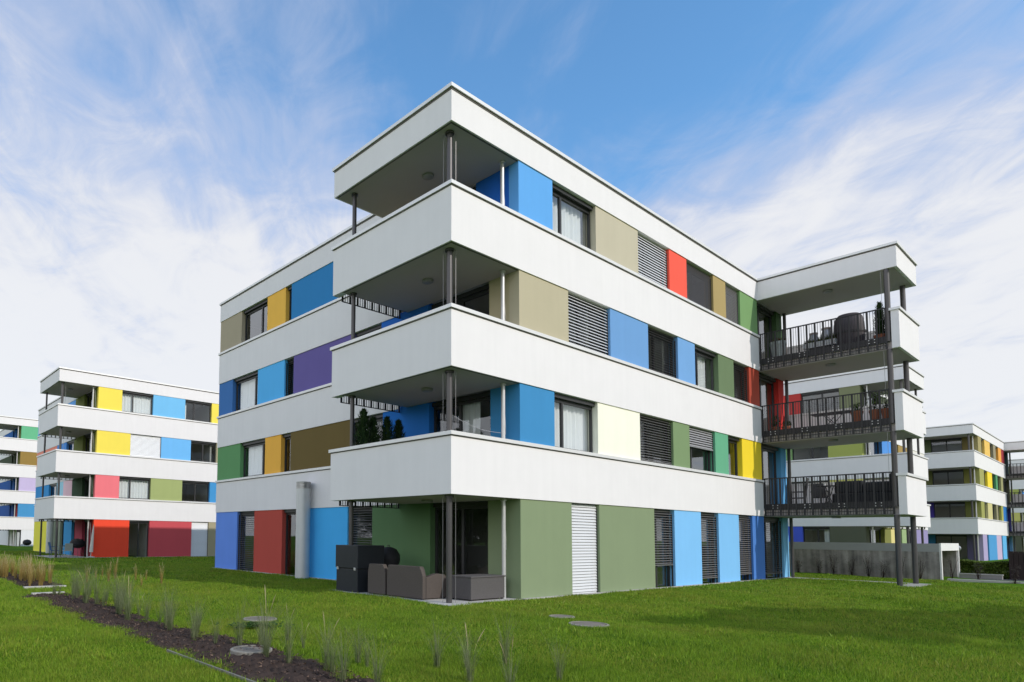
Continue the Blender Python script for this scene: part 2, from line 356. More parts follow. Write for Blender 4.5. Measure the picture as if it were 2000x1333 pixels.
    # storeys: painted wall panels and windows
    for fac in ('front', 'side'):
        for k in range(n+1):
            zl = -0.35 if k == 0 else ZT+H*(k-1); zh = ZB+H*k if k < n else ZF
            for sg in spec[fac][k]:
                a0, a1, kind = sg[:3]
                inlog = (fac == 'side' and a1 <= Lb+0.01) or (fac == 'side' and a0 < Lb-0.2) or (fac == 'front' and balc and a0 >= UB-0.05)
                z0 = zl
                if inlog and k > 0: z0 = ZB+H*(k-1)+0.272
                z1 = zh + (0.05 if inlog and k < n else 0)
                if inlog and k == n: z1 = ZF+0.02
                if inlog and kind != 'p': z1 = zh-0.009
                d0 = 0.0 if inlog and fac == 'side' else 0.03
                if kind == 'p':
                    lo, hi = a0, a1
                    if fac == 'side' and a0 < 0.05: lo = 0.33
                    if fac == 'side' and a0 < Lb < a1:           # a panel running from the loggia out along the outer wall
                        m = MB(); fbox(fac, m, lo, Lb, 0.0, 0.33, z0, z1); fbox(fac, m, Lb, hi, 0.03, 0.33, zl, zh)
                    else:
                        m = MB(); fbox(fac, m, lo, hi, d0, 0.33, z0, z1)
                    if fac == 'front' and k == 0: pass
                    m.build('wall_panel', seg_color(sg[3]), root)
                else:
                    window(root, lambda mb, *q: fbox(fac, mb, *q), lambda a, d, z: fpt(fac, a, d, z), a0, a1, max(z0, 0.02 if k == 0 else z0), z1, sg[3] if len(sg) > 3 else {}, k == 0)
    # far sides and inner core
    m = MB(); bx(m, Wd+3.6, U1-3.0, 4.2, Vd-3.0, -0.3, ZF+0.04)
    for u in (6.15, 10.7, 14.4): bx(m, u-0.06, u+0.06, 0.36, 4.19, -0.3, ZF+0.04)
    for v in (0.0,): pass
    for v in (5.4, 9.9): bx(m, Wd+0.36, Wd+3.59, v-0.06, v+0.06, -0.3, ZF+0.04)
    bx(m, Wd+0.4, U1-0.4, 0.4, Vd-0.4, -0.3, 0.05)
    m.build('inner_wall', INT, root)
    m = MB(); rc = spec.get('rear', A(176, 165, 140))
    bx(m, U1-0.30, U1-0.02, 0.34, Vd-0.03, -0.3, ZF); bx(m, Wd+0.34, U1-0.30, Vd-0.3, Vd-0.03, -0.3, ZF)
    m.build('wall_panel', seg_color(rc), root)
    # base strip
    m = MB()
    bx(m, Wd+0.02, U1+0.1, -0.10, 0.028, -0.4, 0.115); bx(m, Wd-0.10, Wd+0.028, Lb+0.12, Vd+0.1, -0.4, 0.115)
    m.build('base_strip', PALECONC, root)
    m = MB(); bx(m, 0.02, Wd-0.002, 0.02, Lb+0.02, -0.3, 0.10); bx(m, -0.13, 0.018, -0.12, 0.62, -0.3, 0.10); bx(m, 0.02, 0.55, -0.12, 0.018, -0.3, 0.10)
    m.build('patio_slab', PALECONC, root)
    if balc:
        m = MB(); bx(m, UB+1.95, UE-0.12, -BD-0.1, -0.102, -0.3, 0.105); bx(m, UB-0.1, UB+1.948, -BD-0.1, -BD+0.45, -0.3, 0.105); m.build('paving_strip', mat('worn_paving', (0.36, 0.345, 0.30), 0.95, bump=0.3, var=0.2, vscale=5), root)
    return root

def railing(root, bx, pt, axis, c, a0, a1, z0, z1, drop=0.0):
    # flat uprights and thin bars hung in front of the slab, a kick plate with bolts and two bottom rails
    def b(mb, s0, s1, w0, w1, q0, q1):
        return bx(mb, c+w0, c+w1, s0, s1, q0, q1) if axis == 'v' else bx(mb, s0, s1, c+w0, c+w1, q0, q1)
    m = MB(); Ln = a1-a0
    b(m, a0, a1, -0.024, 0.024, z1+0.03, z1+0.07)
    b(m, a0, a1, 0.012, 0.022, z0+0.24, z0+0.47)
    b(m, a0, a1, -0.02, 0.011, z0+0.005-drop, z0+0.025-drop); b(m, a0, a1, -0.02, 0.011, z0+0.125, z0+0.15)
    k = max(2, round(Ln/0.272)); st = Ln/k
    for i in range(k+1):
        s = a0+0.03+i*(Ln-0.06)/k
        b(m, s-0.030, s+0.030, -0.012, 0.010, z0+0.026-drop, z1+0.029)
        if i < k:
            for q in (1/3, 2/3):
                t = s+q*st; b(m, t-0.007, t+0.007, -0.008, 0.008, z0+0.026-drop, z1+0.029)
    o = m.build('railing', RAIL, root)
    m = MB()
    for i in range(4):
        s = a0+Ln*(0.11+i*0.265)
        for ds in (-0.08, 0.08):
            for dz in (0.31, 0.41): b(m, s+ds-0.014, s+ds+0.014, -0.026, -0.0125, z0+dz-0.014, z0+dz+0.014)
    m.build('bolt', PALE_STEEL, o)

def window(root, fb, fp, a0, a1, z0, z1, op, ground):
    g = 0.058; d0, d1 = 0.20, 0.275
    fr = FRAME_PALE if op.get('pale') else FRAME
    m = MB()
    zb = z0+0.012
    fb(m, a0, a0+g, d0, d1, zb, z1); fb(m, a1-g, a1, d0, d1, zb, z1)
    fb(m, a0+g, a1-g, d0, d1, zb, zb+g); fb(m, a0+g, a1-g, d0, d1, z1-0.20, z1)
    ml = op.get('mull', [0.36] if a1-a0 > 1.2 else [])
    for q in ml:
        c = a0+(a1-a0)*q; fb(m, c-g*0.7, c+g*0.7, d0+0.002, d1-0.002, zb+g, z1-0.20)
    fr_o = m.build('window', fr, root)
    m = MB()
    if op.get('blind'): fb(m, a0+0.02, a1-0.02, 0.165, 0.196, z1-0.13, z1-0.004)
    else: fb(m, a0+0.02, a1-0.02, 0.105, 0.195, z1-0.115, z1-0.004)
    m.build('blind_box', FRAME, fr_o)
    m = MB(); m.face(fp(a0+0.03, 0.238, zb+0.03), fp(a1-0.03, 0.238, zb+0.03), fp(a1-0.03, 0.238, z1-0.17), fp(a0+0.03, 0.238, z1-0.17)); m.build('pane', GLASS, fr_o)
    m = MB(); fb(m, a0, a1, 0.06, 0.20, z0+0.002, z0+0.012); m.build('sill', CAP, fr_o)
    if op.get('blind'):
        frac, tone = op['blind']
        m = MB(); zt = z1-0.008; zz = zt - frac*(zt-zb-0.03); sp = op.get('sp', 0.078)
        nsl = max(3, int((zt-zz)/sp)); tilt = op.get('tilt', 0.9)
        w, h = 0.072*math.cos(tilt), 0.072*math.sin(tilt)
        for i in range(nsl):
            zc = zt-0.02-(i+0.5)*(zt-zz-0.02)/nsl
            A0, A1 = a0+0.03, a1-0.03
            p = [fp(A0, 0.12-w/2, zc-h/2), fp(A1, 0.12-w/2, zc-h/2), fp(A1, 0.12, zc+0.006), fp(A0, 0.12, zc+0.006), fp(A1, 0.12+w/2, zc+h/2), fp(A0, 0.12+w/2, zc+h/2)]
            m.face(p[0], p[1], p[2], p[3]); m.face(p[3], p[2], p[4], p[5])
        fb(m, a0+0.03, a1-0.03, 0.085, 0.155, zz-0.03, zz-0.005)
        m.build('blind', blind_mat(tone), fr_o)
        for q0, q1 in ((a0, a0+0.025), (a1-0.025, a1)):
            m = MB(); fb(m, q0, q1, 0.10, 0.14, zb, z1-0.13); m.build('blind_guide', FRAME, fr_o)
    if op.get('curtain'):
        c0, c1 = op['curtain']; m = MB()
        A0 = a0+(a1-a0)*c0; A1 = a0+(a1-a0)*c1; nn = max(8, int((A1-A0)/0.035)); b = len(m.v)
        for i in range(nn+1):
            a = A0+(A1-A0)*i/nn; d = 0.40+0.03*math.sin(i*1.15)+0.012*math.sin(i*0.37)
            m.v += [fp(a, d, zb+0.03), fp(a, d, z1-0.08)]
        for i in range(nn): m.f.append((2*i, 2*i+2, 2*i+3, 2*i+1)); m.sm.append(True)
        m.build('curtain', CURTAIN, fr_o)

def P(c): return ('p', c)
def p(a, b, c): return (a, b, 'p', c)
def w(a, b, **k): return (a, b, 'w', k)
DK = dict(blind=(0.97, 'mid'), tilt=0.55)
sage, cyan = A(134, 148, 113), A(130, 192, 238)
# -- the near building
t1 = A(66, 140, 190)
main_front = [
 [p(2.53, 4.74, sage), w(4.74, 6.10, blind=(1.0, 'white'), tilt=1.2, mull=[]), p(6.10, 9.23, sage), w(9.23, 10.55, blind=(0.70, 'mid'), tilt=0.4, mull=[0.33], curtain=(0.05, 0.3)), p(10.55, 12.46, cyan),
  w(12.46, 13.85, blind=(0.90, 'mid'), tilt=0.4, mull=[]), p(13.85, 15.59, cyan), w(15.59, 16.86, blind=(0.88, 'mid'), tilt=0.45, mull=[]), p(16.86, 17.99, A(78, 128, 200)), w(17.99, 20.0, mull=[0.33], blind=(0.9, 'mid'), tilt=0.2), p(20.0, 20.6, A(122, 185, 225))],
 [p(2.53, 4.0, t1), w(4.0, 6.09, curtain=(0.0, 1.0), mull=[0.30]), p(6.09, 8.45, A(249, 245, 224)), w(8.45, 10.59, **DK), p(10.59, 11.75, A(126, 148, 105)), w(11.75, 13.74, blind=(0.46, 'grey'), tilt=1.0, mull=[0.25]),
  p(13.74, 14.84, A(104, 172, 134)), w(14.84, 16.08, mull=[], curtain=(0.0, 0.35)), p(16.08, 17.94, A(248, 216, 50)), w(17.99, 20.0, mull=[0.3], curtain=(0.05, 0.3)), p(20.0, 20.6, A(100, 172, 222))],
 [p(2.53, 4.69, A(187, 177, 148)), w(4.69, 6.83, blind=(1.0, 'white'), tilt=0.85, sp=0.085), p(6.83, 9.06, A(112, 158, 206)), w(9.06, 11.05, **DK), p(11.05, 12.30, A(118, 165, 213)), w(12.30, 14.17, mull=[0.3], curtain=(0.35, 0.9)),
  p(14.17, 15.51, A(108, 127, 92)), w(15.51, 16.94, **DK), p(16.94, 17.94, A(176, 74, 55)), w(17.99, 20.0, mull=[0.3], curtain=(0.0, 0.4)), p(20.0, 20.6, A(215, 60, 55))],
 [p(2.53, 4.0, A(100, 168, 228)), w(4.0, 6.12, curtain=(0.0, 0.92), mull=[0.30]), p(6.12, 8.53, A(194, 185, 160)), w(8.53, 10.57, blind=(1.0, 'white'), tilt=1.1, sp=0.085), p(10.57, 11.82, A(246, 96, 76)), w(11.82, 13.91, blind=(1.0, 'dark'), tilt=1.2, sp=0.06),
  p(13.91, 14.97, A(174, 152, 100)), w(14.97, 16.27, blind=(1.0, 'mid'), tilt=1.2, sp=0.06), p(16.27, 17.94, A(122, 158, 102)), w(17.99, 20.0, mull=[0.3], curtain=(0.0, 0.5)), p(20.0, 20.6, A(70, 95, 60))]]
main_side = [
 [p(0.0, 1.04, sage), w(1.04, 3.11, mull=[0.5]), p(3.11, 5.67, S(62, 88, 62)), w(5.67, 6.92, blind=(1.0, 'mid'), tilt=0.35, mull=[]), p(6.92, 9.92, S(52, 132, 205)), w(9.92, 10.92, mull=[]), p(10.92, 13.01, S(130, 56, 50)),
  w(13.01, 14.44, blind=(1.0, 'mid'), tilt=0.25, mull=[]), p(14.44, 16.38, S(74, 108, 178))],
 [p(0.0, 0.95, t1), w(0.95, 3.17, mull=[0.55], curtain=(0.30, 0.62)), p(3.17, 5.20, A(40, 118, 205)), w(5.20, 6.85, mull=[0.5], curtain=(0.4, 0.9)), p(6.85, 10.43, S(78, 68, 40)), w(10.43, 11.1, mull=[]), p(11.1, 12.28, S(185, 135, 58)), w(12.28, 14.30, mull=[0.22], curtain=(0.0, 1.0)),
  p(14.30, 16.38, S(70, 112, 76))],
 [p(0.0, 0.98, A(186, 174, 140)), w(0.98, 3.2, mull=[0.5]), p(3.2, 5.30, A(44, 112, 205)), w(5.30, 6.68, mull=[0.5]), p(6.68, 10.31, S(76, 70, 122)), w(10.31, 10.95, blind=(1.0, 'grey'), tilt=0.3, mull=[]), p(10.95, 12.96, S(64, 136, 200)), w(12.96, 15.1, mull=[0.22], curtain=(0.0, 1.0)),
  p(15.1, 16.38, S(45, 85, 138))],
 [p(0.0, 1.42, A(40, 108, 205)), w(1.42, 3.4, mull=[0.5]), p(3.4, 4.9, S(176, 165, 140)), w(4.9, 6.5, mull=[0.5]), p(6.5, 10.54, S(34, 96, 146)), w(10.54, 10.95, mull=[]), p(10.95, 12.31, S(192, 140, 62)), w(12.31, 14.42, mull=[0.33]), p(14.42, 16.38, S(122, 118, 104))]]
building('apartment_building', 'large near white banded block in the middle, with a loggia tower at its corner', 0, 0, 0,
         dict(front=main_front, side=main_side, balcony=True))
# -- left building, second row
yel = A(250, 224, 92)
left_front = [
 [p(2.45, 4.76, A(246, 80, 52)), w(4.76, 6.15, mull=[0.5]), p(6.15, 9.21, A(205, 84, 90)), w(9.21, 10.52, blind=(1.0, 'white'), tilt=1.2, mull=[]), p(10.52, 12.4, A(170, 160, 130)), w(12.4, 13.8), p(13.8, 20.6, A(100, 160, 215))],
 [p(2.45, 4.0, A(242, 124, 130)), w(4.0, 6.15, curtain=(0.0, 1.0)), p(6.15, 8.42, A(166, 176, 114)), w(8.42, 10.54, mull=[0.5]), p(10.54, 11.8, A(72, 150, 205)), w(11.8, 13.8), p(13.8, 20.6, A(240, 220, 190))],
 [p(2.45, 4.65, yel), w(4.65, 6.80, blind=(1.0, 'white'), tilt=1.2), p(6.80, 8.99, A(116, 186, 238)), w(8.99, 11.0, mull=[0.5]), p(11.0, 12.3, A(170, 160, 130)), w(12.3, 13.8), p(13.8, 20.6, A(180, 170, 140))],
 [p(2.45, 4.0, yel), w(4.0, 6.15, curtain=(0.0, 1.0)), p(6.15, 8.48, A(120, 190, 232)), w(8.48, 10.55, mull=[0.36], curtain=(0.0, 0.12)), p(10.55, 11.8, yel), w(11.8, 13.8), p(13.8, 20.6, A(120, 190, 232))]]
left_side = [
 [p(0.0, 1.0, A(150, 50, 60)), w(1.0, 2.6), p(2.6, 4.3, S(118, 48, 66)), w(4.3, 5.2, mull=[]), p(5.2, 7.2, S(45, 112, 160)), w(7.2, 8.2, mull=[]), p(8.2, 12.0, S(104, 116, 104)), p(12.0, 16.38, S(200, 172, 62))],
 [p(0.0, 1.0, A(70, 100, 62)), w(1.0, 3.0), p(3.0, 5.5, A(60, 84, 60)), p(5.5, 7.8, S(205, 150, 165)), p(7.8, 9.6, S(120, 165, 220)), w(9.6, 12.0), p(12.0, 16.38, S(42, 110, 165))],
 [p(0.0, 1.0, A(110, 118, 60)), w(1.0, 3.2), p(3.2, 5.4, A(110, 118, 60)), w(5.4, 7.4), p(7.4, 10.0, S(60, 110, 175)), p(10.0, 16.38, S(205, 110, 100))],
 [p(0.0, 1.0, A(125, 132, 70)), w(1.0, 3.2), p(3.2, 5.4, A(118, 126, 66)), p(5.4, 9.0, S(80, 130, 190)), w(9.0, 11.0), p(11.0, 16.38, S(66, 130, 190))]]
building('apartment_building', 'white banded block across the lawn on the left, with yellow, blue and red panels', -0.26, 32.71, -0.107,
         dict(front=left_front, side=left_side, W=2.47, U1=20.6, Lb=4.9))
# -- five-storey building at the far left edge
gw = A(228, 228, 226)
def far_row(c, *r): return [p(2.53, 4.3, c), *r, p(6.2, 20.6, A(150, 160, 150))]
far_front = [[w(2.53, 2.95, mull=[]), p(2.95, 20.6, gw)],
 far_row(A(76, 148, 196), p(4.3, 6.2, A(80, 150, 198))), far_row(A(200, 184, 216), w(4.3, 6.2)), far_row(A(152, 124, 66), p(4.3, 6.2, A(152, 124, 66))), far_row(A(106, 182, 136), p(4.3, 6.2, A(130, 190, 220)))]
fs = [[A(225, 225, 224)]*2, [A(180, 60, 60), A(50, 90, 160)], [A(75, 85, 60), A(40, 90, 160)], [A(120, 125, 60), A(70, 80, 60)], [A(130, 140, 70), A(40, 100, 170)]]
far_side = [[p(0, 1.2, a), w(1.2, 2.6, mull=[]), p(2.6, 3.7, b), w(3.7, 4.7, mull=[]), p(4.7, 16.38, b)] for a, b in fs]
building('apartment_building', 'five storey white banded block cut by the left edge of the photo', 2.2, 68.2, -0.75,
         dict(front=far_front, side=far_side, n=4, detail=False))
# -- building behind the right balconies (its long side faces left)
C_front = [
 [p(2.2, 4.0, A(96, 98, 80)), w(4.0, 5.45, curtain=(0.0, 0.25), mull=[0.45]), p(5.45, 7.2, S(52, 70, 160)), p(7.2, 20.6, S(80, 110, 160))],
 [p(2.2, 4.0, S(150, 150, 90)), w(4.0, 6.0), p(6.0, 20.6, S(90, 90, 80))],
 [p(2.2, 3.93, S(120, 130, 72)), w(3.93, 5.9, mull=[0.45]), p(5.9, 20.6, S(90, 120, 80))],
 [p(2.2, 3.25, S(92, 98, 76)), w(3.25, 5.30, mull=[0.45]), p(5.30, 7.4, (0.5, 0.052, 0.046)), p(7.4, 20.6, S(90, 80, 70))]]
C_side = [
 [p(0.0, 0.8, A(96, 98, 80)), w(0.8, 4.2), p(4.2, 5.9, A(130, 130, 70)), p(5.9, 7.4, A(222, 206, 136)), w(7.4, 8.7, mull=[]), p(8.7, 10.6, A(152, 172, 122)), w(10.6, 12), p(12, 16.38, A(150, 140, 180))],
 [p(0.0, 0.8, A(150, 150, 90)), w(0.8, 4.2), p(4.2, 10.6, A(160, 170, 120)), w(10.6, 12), p(12, 16.38, A(150, 160, 180))],
 [p(0.0, 0.8, A(120, 130, 80)), w(0.8, 4.6), p(4.6, 7.5, A(88, 152, 226)), w(7.5, 8.7, mull=[]), p(8.7, 11.5, A(168, 140, 80)), p(11.5, 16.38, A(230, 225, 215))],
 [p(0.0, 0.8, A(92, 98, 76)), w(0.8, 4.6), p(4.6, 9.5, A(92, 98, 76)), p(9.5, 16.38, A(160, 120, 70))]]
CC = dict(front=C_front, side=C_side, swap=True, W=2.2, Lb=4.44, detail=False)
building('apartment_building', 'white banded block behind the railed balconies of the near building', 38.33, -0.63, 0, CC)
# -- right building, in line with the near one
D_front = [
 [p(2.3, 4.38, A(172, 160, 192)), w(4.38, 5.15, mull=[]), p(5.15, 9.5, A(78, 152, 202)), p(9.5, 12.3, A(196, 176, 200)), w(12.3, 12.93, mull=[]), p(12.93, 15.3, A(100, 180, 228)), w(15.3, 16.6, mull=[]), w(16.75, 18.6), p(18.6, 19.3, A(100, 150, 200))],
 [p(2.3, 3.93, A(158, 158, 88)), w(3.93, 5.6, mull=[]), p(5.6, 8.0, A(204, 194, 134)), w(8.0, 10.2, mull=[]), p(10.2, 11.2, A(150, 145, 110)), w(11.2, 13.1, mull=[]), p(13.1, 14.3, A(170, 170, 90)), p(14.3, 16.7, A(42, 118, 190)), w(16.75, 18.6), p(18.6, 19.3, A(60, 60, 130))],
 [p(2.3, 4.47, A(166, 164, 96)), w(4.47, 6.2, mull=[]), p(6.2, 8.72, A(250, 216, 58)), w(8.72, 10.77, mull=[]), p(10.77, 11.83, A(88, 150, 100)), w(11.83, 13.85, mull=[]), p(13.85, 15.06, A(160, 158, 110)), w(15.06, 16.6, mull=[]), w(16.75, 18.6), p(18.6, 19.3, A(90, 90, 70))],
 [p(2.3, 3.89, A(168, 154, 102)), w(3.89, 5.5, mull=[]), p(5.5, 8.35, A(238, 194, 100)), w(8.35, 10.2, mull=[]), p(10.2, 11.57, A(156, 146, 116)), w(11.57, 13.1, mull=[]), p(13.1, 14.84, A(240, 168, 74)), p(14.84, 16.7, A(156, 50, 60)), w(16.75, 18.6), p(18.6, 19.3, A(60, 80, 80))]]
D_side = [
 [p(0.0, 1.05, A(96, 88, 120)), w(1.05, 3.15, mull=[0.5]), p(3.15, 4.6, A(52, 110, 155)), p(4.6, 16.38, S(60, 100, 150))],
 [p(0.0, 1.05, A(118, 122, 66)), w(1.05, 3.15, mull=[0.5]), p(3.15, 4.6, A(74, 62, 150)), p(4.6, 16.38, S(80, 80, 120))],
 [p(0.0, 1.05, A(128, 126, 66)), w(1.05, 3.15, mull=[0.5]), p(3.15, 4.6, A(100, 105, 62)), p(4.6, 16.38, S(80, 110, 80))],
 [p(0.0, 1.05, A(118, 106, 64)), w(1.05, 3.15, mull=[0.5]), p(3.15, 4.6, A(86, 98, 66)), p(4.6, 16.38, S(100, 100, 80))]]
building('apartment_building', 'white banded block at the right with narrow yellow, orange and lilac panels', 65.8, 0.3, -0.163,
         dict(front=D_front, side=D_side, balcony=True, W=2.3, UB=16.69, U1=19.3, detail=False))
building('apartment_building', 'most distant white banded block, seen through the balconies at the right edge', 104.2, -0.6, 0, dict(CC, W=2.3))

# ------------------------------------------------------------------ ground
def ground_sheet():
    xs = np.unique(np.concatenate([np.linspace(-400, -30, 12), np.linspace(-30, 40, 141), np.linspace(40, 130, 19), np.linspace(130, 700, 10)]))
    ys = np.unique(np.concatenate([np.linspace(-400, -30, 12), np.linspace(-30, 40, 141), np.linspace(40, 130, 19), np.linspace(130, 700, 10)]))
    X, Y = np.meshgrid(xs, ys); Z = gz(X, Y) - 0.012
    nx, ny = len(xs), len(ys)
    v = np.stack([X.ravel(), Y.ravel(), Z.ravel()], 1)
    i = np.arange(nx*ny).reshape(ny, nx)
    f = np.stack([i[:-1, :-1].ravel(), i[:-1, 1:].ravel(), i[1:, 1:].ravel(), i[1:, :-1].ravel()], 1)
    me = bpy.data.meshes.new('lawn_ground'); me.from_pydata(v.tolist(), [], f.tolist()); me.polygons.foreach_set('use_smooth', [True]*len(f))
    m = bpy.data.materials.new('lawn_soil'); m.use_nodes = True; t = m.node_tree; p_ = t.nodes['Principled BSDF']; p_.inputs['Roughness'].default_value = 1.0
    p_.inputs['Specular IOR Level'].default_value = 0.05
    tc = N(t, 'ShaderNodeTexCoord'); n1 = N(t, 'ShaderNodeTexNoise', Scale=0.7, Detail=8.0, Roughness=0.7); L(t, tc.outputs['Object'], n1.inputs['Vector'])
    n2 = N(t, 'ShaderNodeTexNoise', Scale=30.0, Detail=6.0, Roughness=0.8); L(t, tc.outputs['Object'], n2.inputs['Vector'])
    mx = N(t, 'ShaderNodeMix'); mx.data_type = 'RGBA'; L(t, sstep(t, math_(t, 'MULTIPLY_ADD', n2.outputs['Fac'], 0.5, math_(t, 'MULTIPLY', n1.outputs['Fac'], 0.5)), 0.35, 0.65), mx.inputs[0])
    mx.inputs[6].default_value = (0.04, 0.10, 0.003, 1); mx.inputs[7].default_value = (0.11, 0.22, 0.008, 1); L(t, mx.outputs[2], p_.inputs['Base Color'])
    bn = N(t, 'ShaderNodeBump', Strength=0.8, Distance=0.03); L(t, n2.outputs['Fac'], bn.inputs['Height']); L(t, bn.outputs[0], p_.inputs['Normal'])
    me.materials.append(m)
    o = bpy.data.objects.new('lawn_ground', me); COL.objects.link(o); tag(o, kind='structure', label='flat green lawn around the apartment blocks', cat='lawn'); return o
ground_sheet()

ROADPOLY = [(24.6, -3.95), (22.5, -4.9), (21.5, -6.6), (20.0, -12.0), (20.0, -60.0), (80.0, -60.0), (80.0, -3.95)]
MAN = [(-4.39, 0.77, 0.32), (-6.29, -2.21, 0.28), (-0.47, -3.59, 0.33), (0.27, -2.58, 0.24)]
def bed_mask(x, y):          # planting beds: near strip and the far strip of golden grass
    wob = 0.07*np.sin(2.3*y)+0.05*np.sin(5.1*y+1)
    wob = wob + 0.05*np.sin(17*y)*np.sin(11*x+3)+0.04*np.sin(31*y+5*x)
    near = (x > -6.84+wob) & (x < -6.14+0.12*np.sin(1.7*y)+wob*1.3) & (y > -7.5) & (y < 8.2)
    far = (x > -6.35+wob) & (x < -5.35+wob) & (y > 10.6) & (y < 40)
    return near | far
def blocked(x, y):
    b = bed_mask(x, y)
    b |= (x > 0.05) & (x < 2.6) & (y > 0.04) & (y < 4.48)
    b |= (x > -0.12) & (x < 0.55) & (y > -0.11) & (y < 0.6)
    b |= (x > 2.44) & (x < 20.7) & (y > -0.10) & (y < 16.5)
    b |= (x > 19.93) & (x < 20.98) & (y > -4.38) & (y < 0)
    b |= (x > 17.9) & (x < 20) & (y > -4.38) & (y < -3.92)
    b |= (x > -0.4) & (x < 2.5) & (y > 32.58) & (y < 37.7)
    b |= (x > 2.1) & (x < 21) & (y > 32.6) & (y < 49.5)
    b |= ((x > 24.55) & (y < 40)) | ((y < -3.95) & (x > np.interp(-y, [3.95, 4.9, 6.6, 12, 60], [24.6, 22.5, 21.5, 20, 20])))
    for (a, c, r) in MAN: b |= np.hypot(x-a, y-c) < r+0.0
    return b

def blades(name, x, y, h, wd, lean, m, zfun=gz, zoff=-0.015):
    n = len(x); z = zfun(x, y)+zoff
    ang = RNG.uniform(0, 2*np.pi, n); la = RNG.uniform(0, 2*np.pi, n); ll = np.abs(RNG.normal(0, lean, n))*h
    dx, dy = np.cos(ang)*wd/2, np.sin(ang)*wd/2
    V = np.empty((n, 3, 3), np.float32)
    V[:, 0] = np.stack([x-dx, y-dy, z], 1); V[:, 1] = np.stack([x+dx, y+dy, z], 1)
    V[:, 2] = np.stack([x+np.cos(la)*ll, y+np.sin(la)*ll, z+h], 1)
    me = bpy.data.meshes.new(name)
    me.vertices.add(3*n); me.loops.add(3*n); me.polygons.add(n)
    me.vertices.foreach_set('co', V.ravel()); me.loops.foreach_set('vertex_index', np.arange(3*n, dtype=np.int32))
    me.polygons.foreach_set('loop_start', np.arange(0, 3*n, 3, dtype=np.int32)); me.polygons.foreach_set('loop_total', np.full(n, 3, dtype=np.int32))
    me.update(calc_edges=True); me.materials.append(m)
    o = bpy.data.objects.new(name, me); COL.objects.link(o); return o
def grass_mat():
    m = bpy.data.materials.new('grass_blade'); m.use_nodes = True; t = m.node_tree; t.nodes.clear()
    out = N(t, 'ShaderNodeOutputMaterial'); mx = N(t, 'ShaderNodeMixShader', Fac=0.30); L(t, mx.outputs[0], out.inputs[0])
    geo = N(t, 'ShaderNodeNewGeometry'); rnd = geo.outputs['Random Per Island']
    n1 = N(t, 'ShaderNodeTexNoise', Scale=1.1, Detail=5.0, Roughness=0.7); L(t, geo.outputs['Position'], n1.inputs['Vector'])
    n2 = N(t, 'ShaderNodeTexNoise', Scale=0.42, Detail=4.0, Roughness=0.6); L(t, geo.outputs['Position'], n2.inputs['Vector'])
    a = N(t, 'ShaderNodeMix'); a.data_type = 'RGBA'
    L(t, sstep(t, math_(t, 'MULTIPLY_ADD', rnd, 0.75, n1.outputs['Fac']), 0.45, 1.25), a.inputs[0])
    a.inputs[6].default_value = (0.058, 0.135, 0.007, 1); a.inputs[7].default_value = (0.232, 0.372, 0.026, 1)
    b = N(t, 'ShaderNodeMix'); b.data_type = 'RGBA'                    # yellower, drier patches and single dry blades
    L(t, math_(t, 'MULTIPLY', sstep(t, math_(t, 'MULTIPLY_ADD', math_(t, 'FRACT', math_(t, 'MULTIPLY', rnd, 17.3)), 0.45, n2.outputs['Fac']), 0.62, 1.0), 0.55), b.inputs[0])
    L(t, a.outputs[2], b.inputs[6]); b.inputs[7].default_value = (0.34, 0.31, 0.055, 1)
    p_ = N(t, 'ShaderNodeBsdfPrincipled', Roughness=0.5); p_.inputs['Specular IOR Level'].default_value = 0.2
    tl = N(t, 'ShaderNodeBsdfTranslucent')
    L(t, b.outputs[2], p_.inputs['Base Color']); L(t, b.outputs[2], tl.inputs[0]); L(t, p_.outputs[0], mx.inputs[1]); L(t, tl.outputs[0], mx.inputs[2])
    return m
GRASS = grass_mat()
def lawn_grass():
    xs, ys, hs, ws = [], [], [], []
    def ring(r0, r1, dens, h, wd):
        area = (r1*r1-r0*r0)*0.5*(R(108)); n = int(area*dens)
        r = np.sqrt(RNG.uniform(r0*r0, r1*r1, n)); th = RNG.uniform(R(-5), R(103), n)
        x = CAM.x+r*np.cos(th); y = CAM.y+r*np.sin(th)
        k = ~blocked(x, y) & ((x < 24) | (y < 0))
        x, y = x[k], y[k]
        patch = 0.75+0.35*np.sin(1.1*x+0.6*y)*np.sin(0.8*y-0.5*x)+0.25*np.sin(3.1*x-2.3*y)
        xs.append(x); ys.append(y); hs.append(h*RNG.uniform(0.55, 1.25, len(x))*np.clip(patch, 0.6, 1.3)); ws.append(np.full(len(x), wd)*RNG.uniform(0.7, 1.3, len(x)))
    def clumps(r1, n):                        # coarser, taller tufts in the turf
        for i in range(n):
            r = math.sqrt(random.uniform(25, r1*r1)); th = random.uniform(R(-5), R(103)); cx, cy = CAM.x+r*math.cos(th), CAM.y+r*math.sin(th)
            k = random.randint(14, 60); q = random.uniform(0.05, 0.22)
            x = cx+RNG.normal(0, q, k); y = cy+RNG.normal(0, q, k); g = ~blocked(x, y) & ((x < 24) | (y < 0)); x, y = x[g], y[g]
            xs.append(x); ys.append(y); hs.append(RNG.uniform(0.05, 0.095, len(x))); ws.append(RNG.uniform(0.007, 0.013, len(x))*(1+r/14))
    clumps(24, 1100)
    ring(4.5, 9, 7000, 0.055, 0.0060)
    ring(9, 14, 3800, 0.055, 0.0080)
    ring(14, 22, 1500, 0.056, 0.0125)
    ring(22, 36, 420, 0.070, 0.022)
    ring(36, 60, 90, 0.075, 0.045)
    o = blades('lawn_grass', np.concatenate(xs), np.concatenate(ys), np.concatenate(hs), np.concatenate(ws), 0.45, GRASS)
    tag(o, 'mown green grass of the lawn in front of the blocks', 'grass', kind='stuff')
lawn_grass()

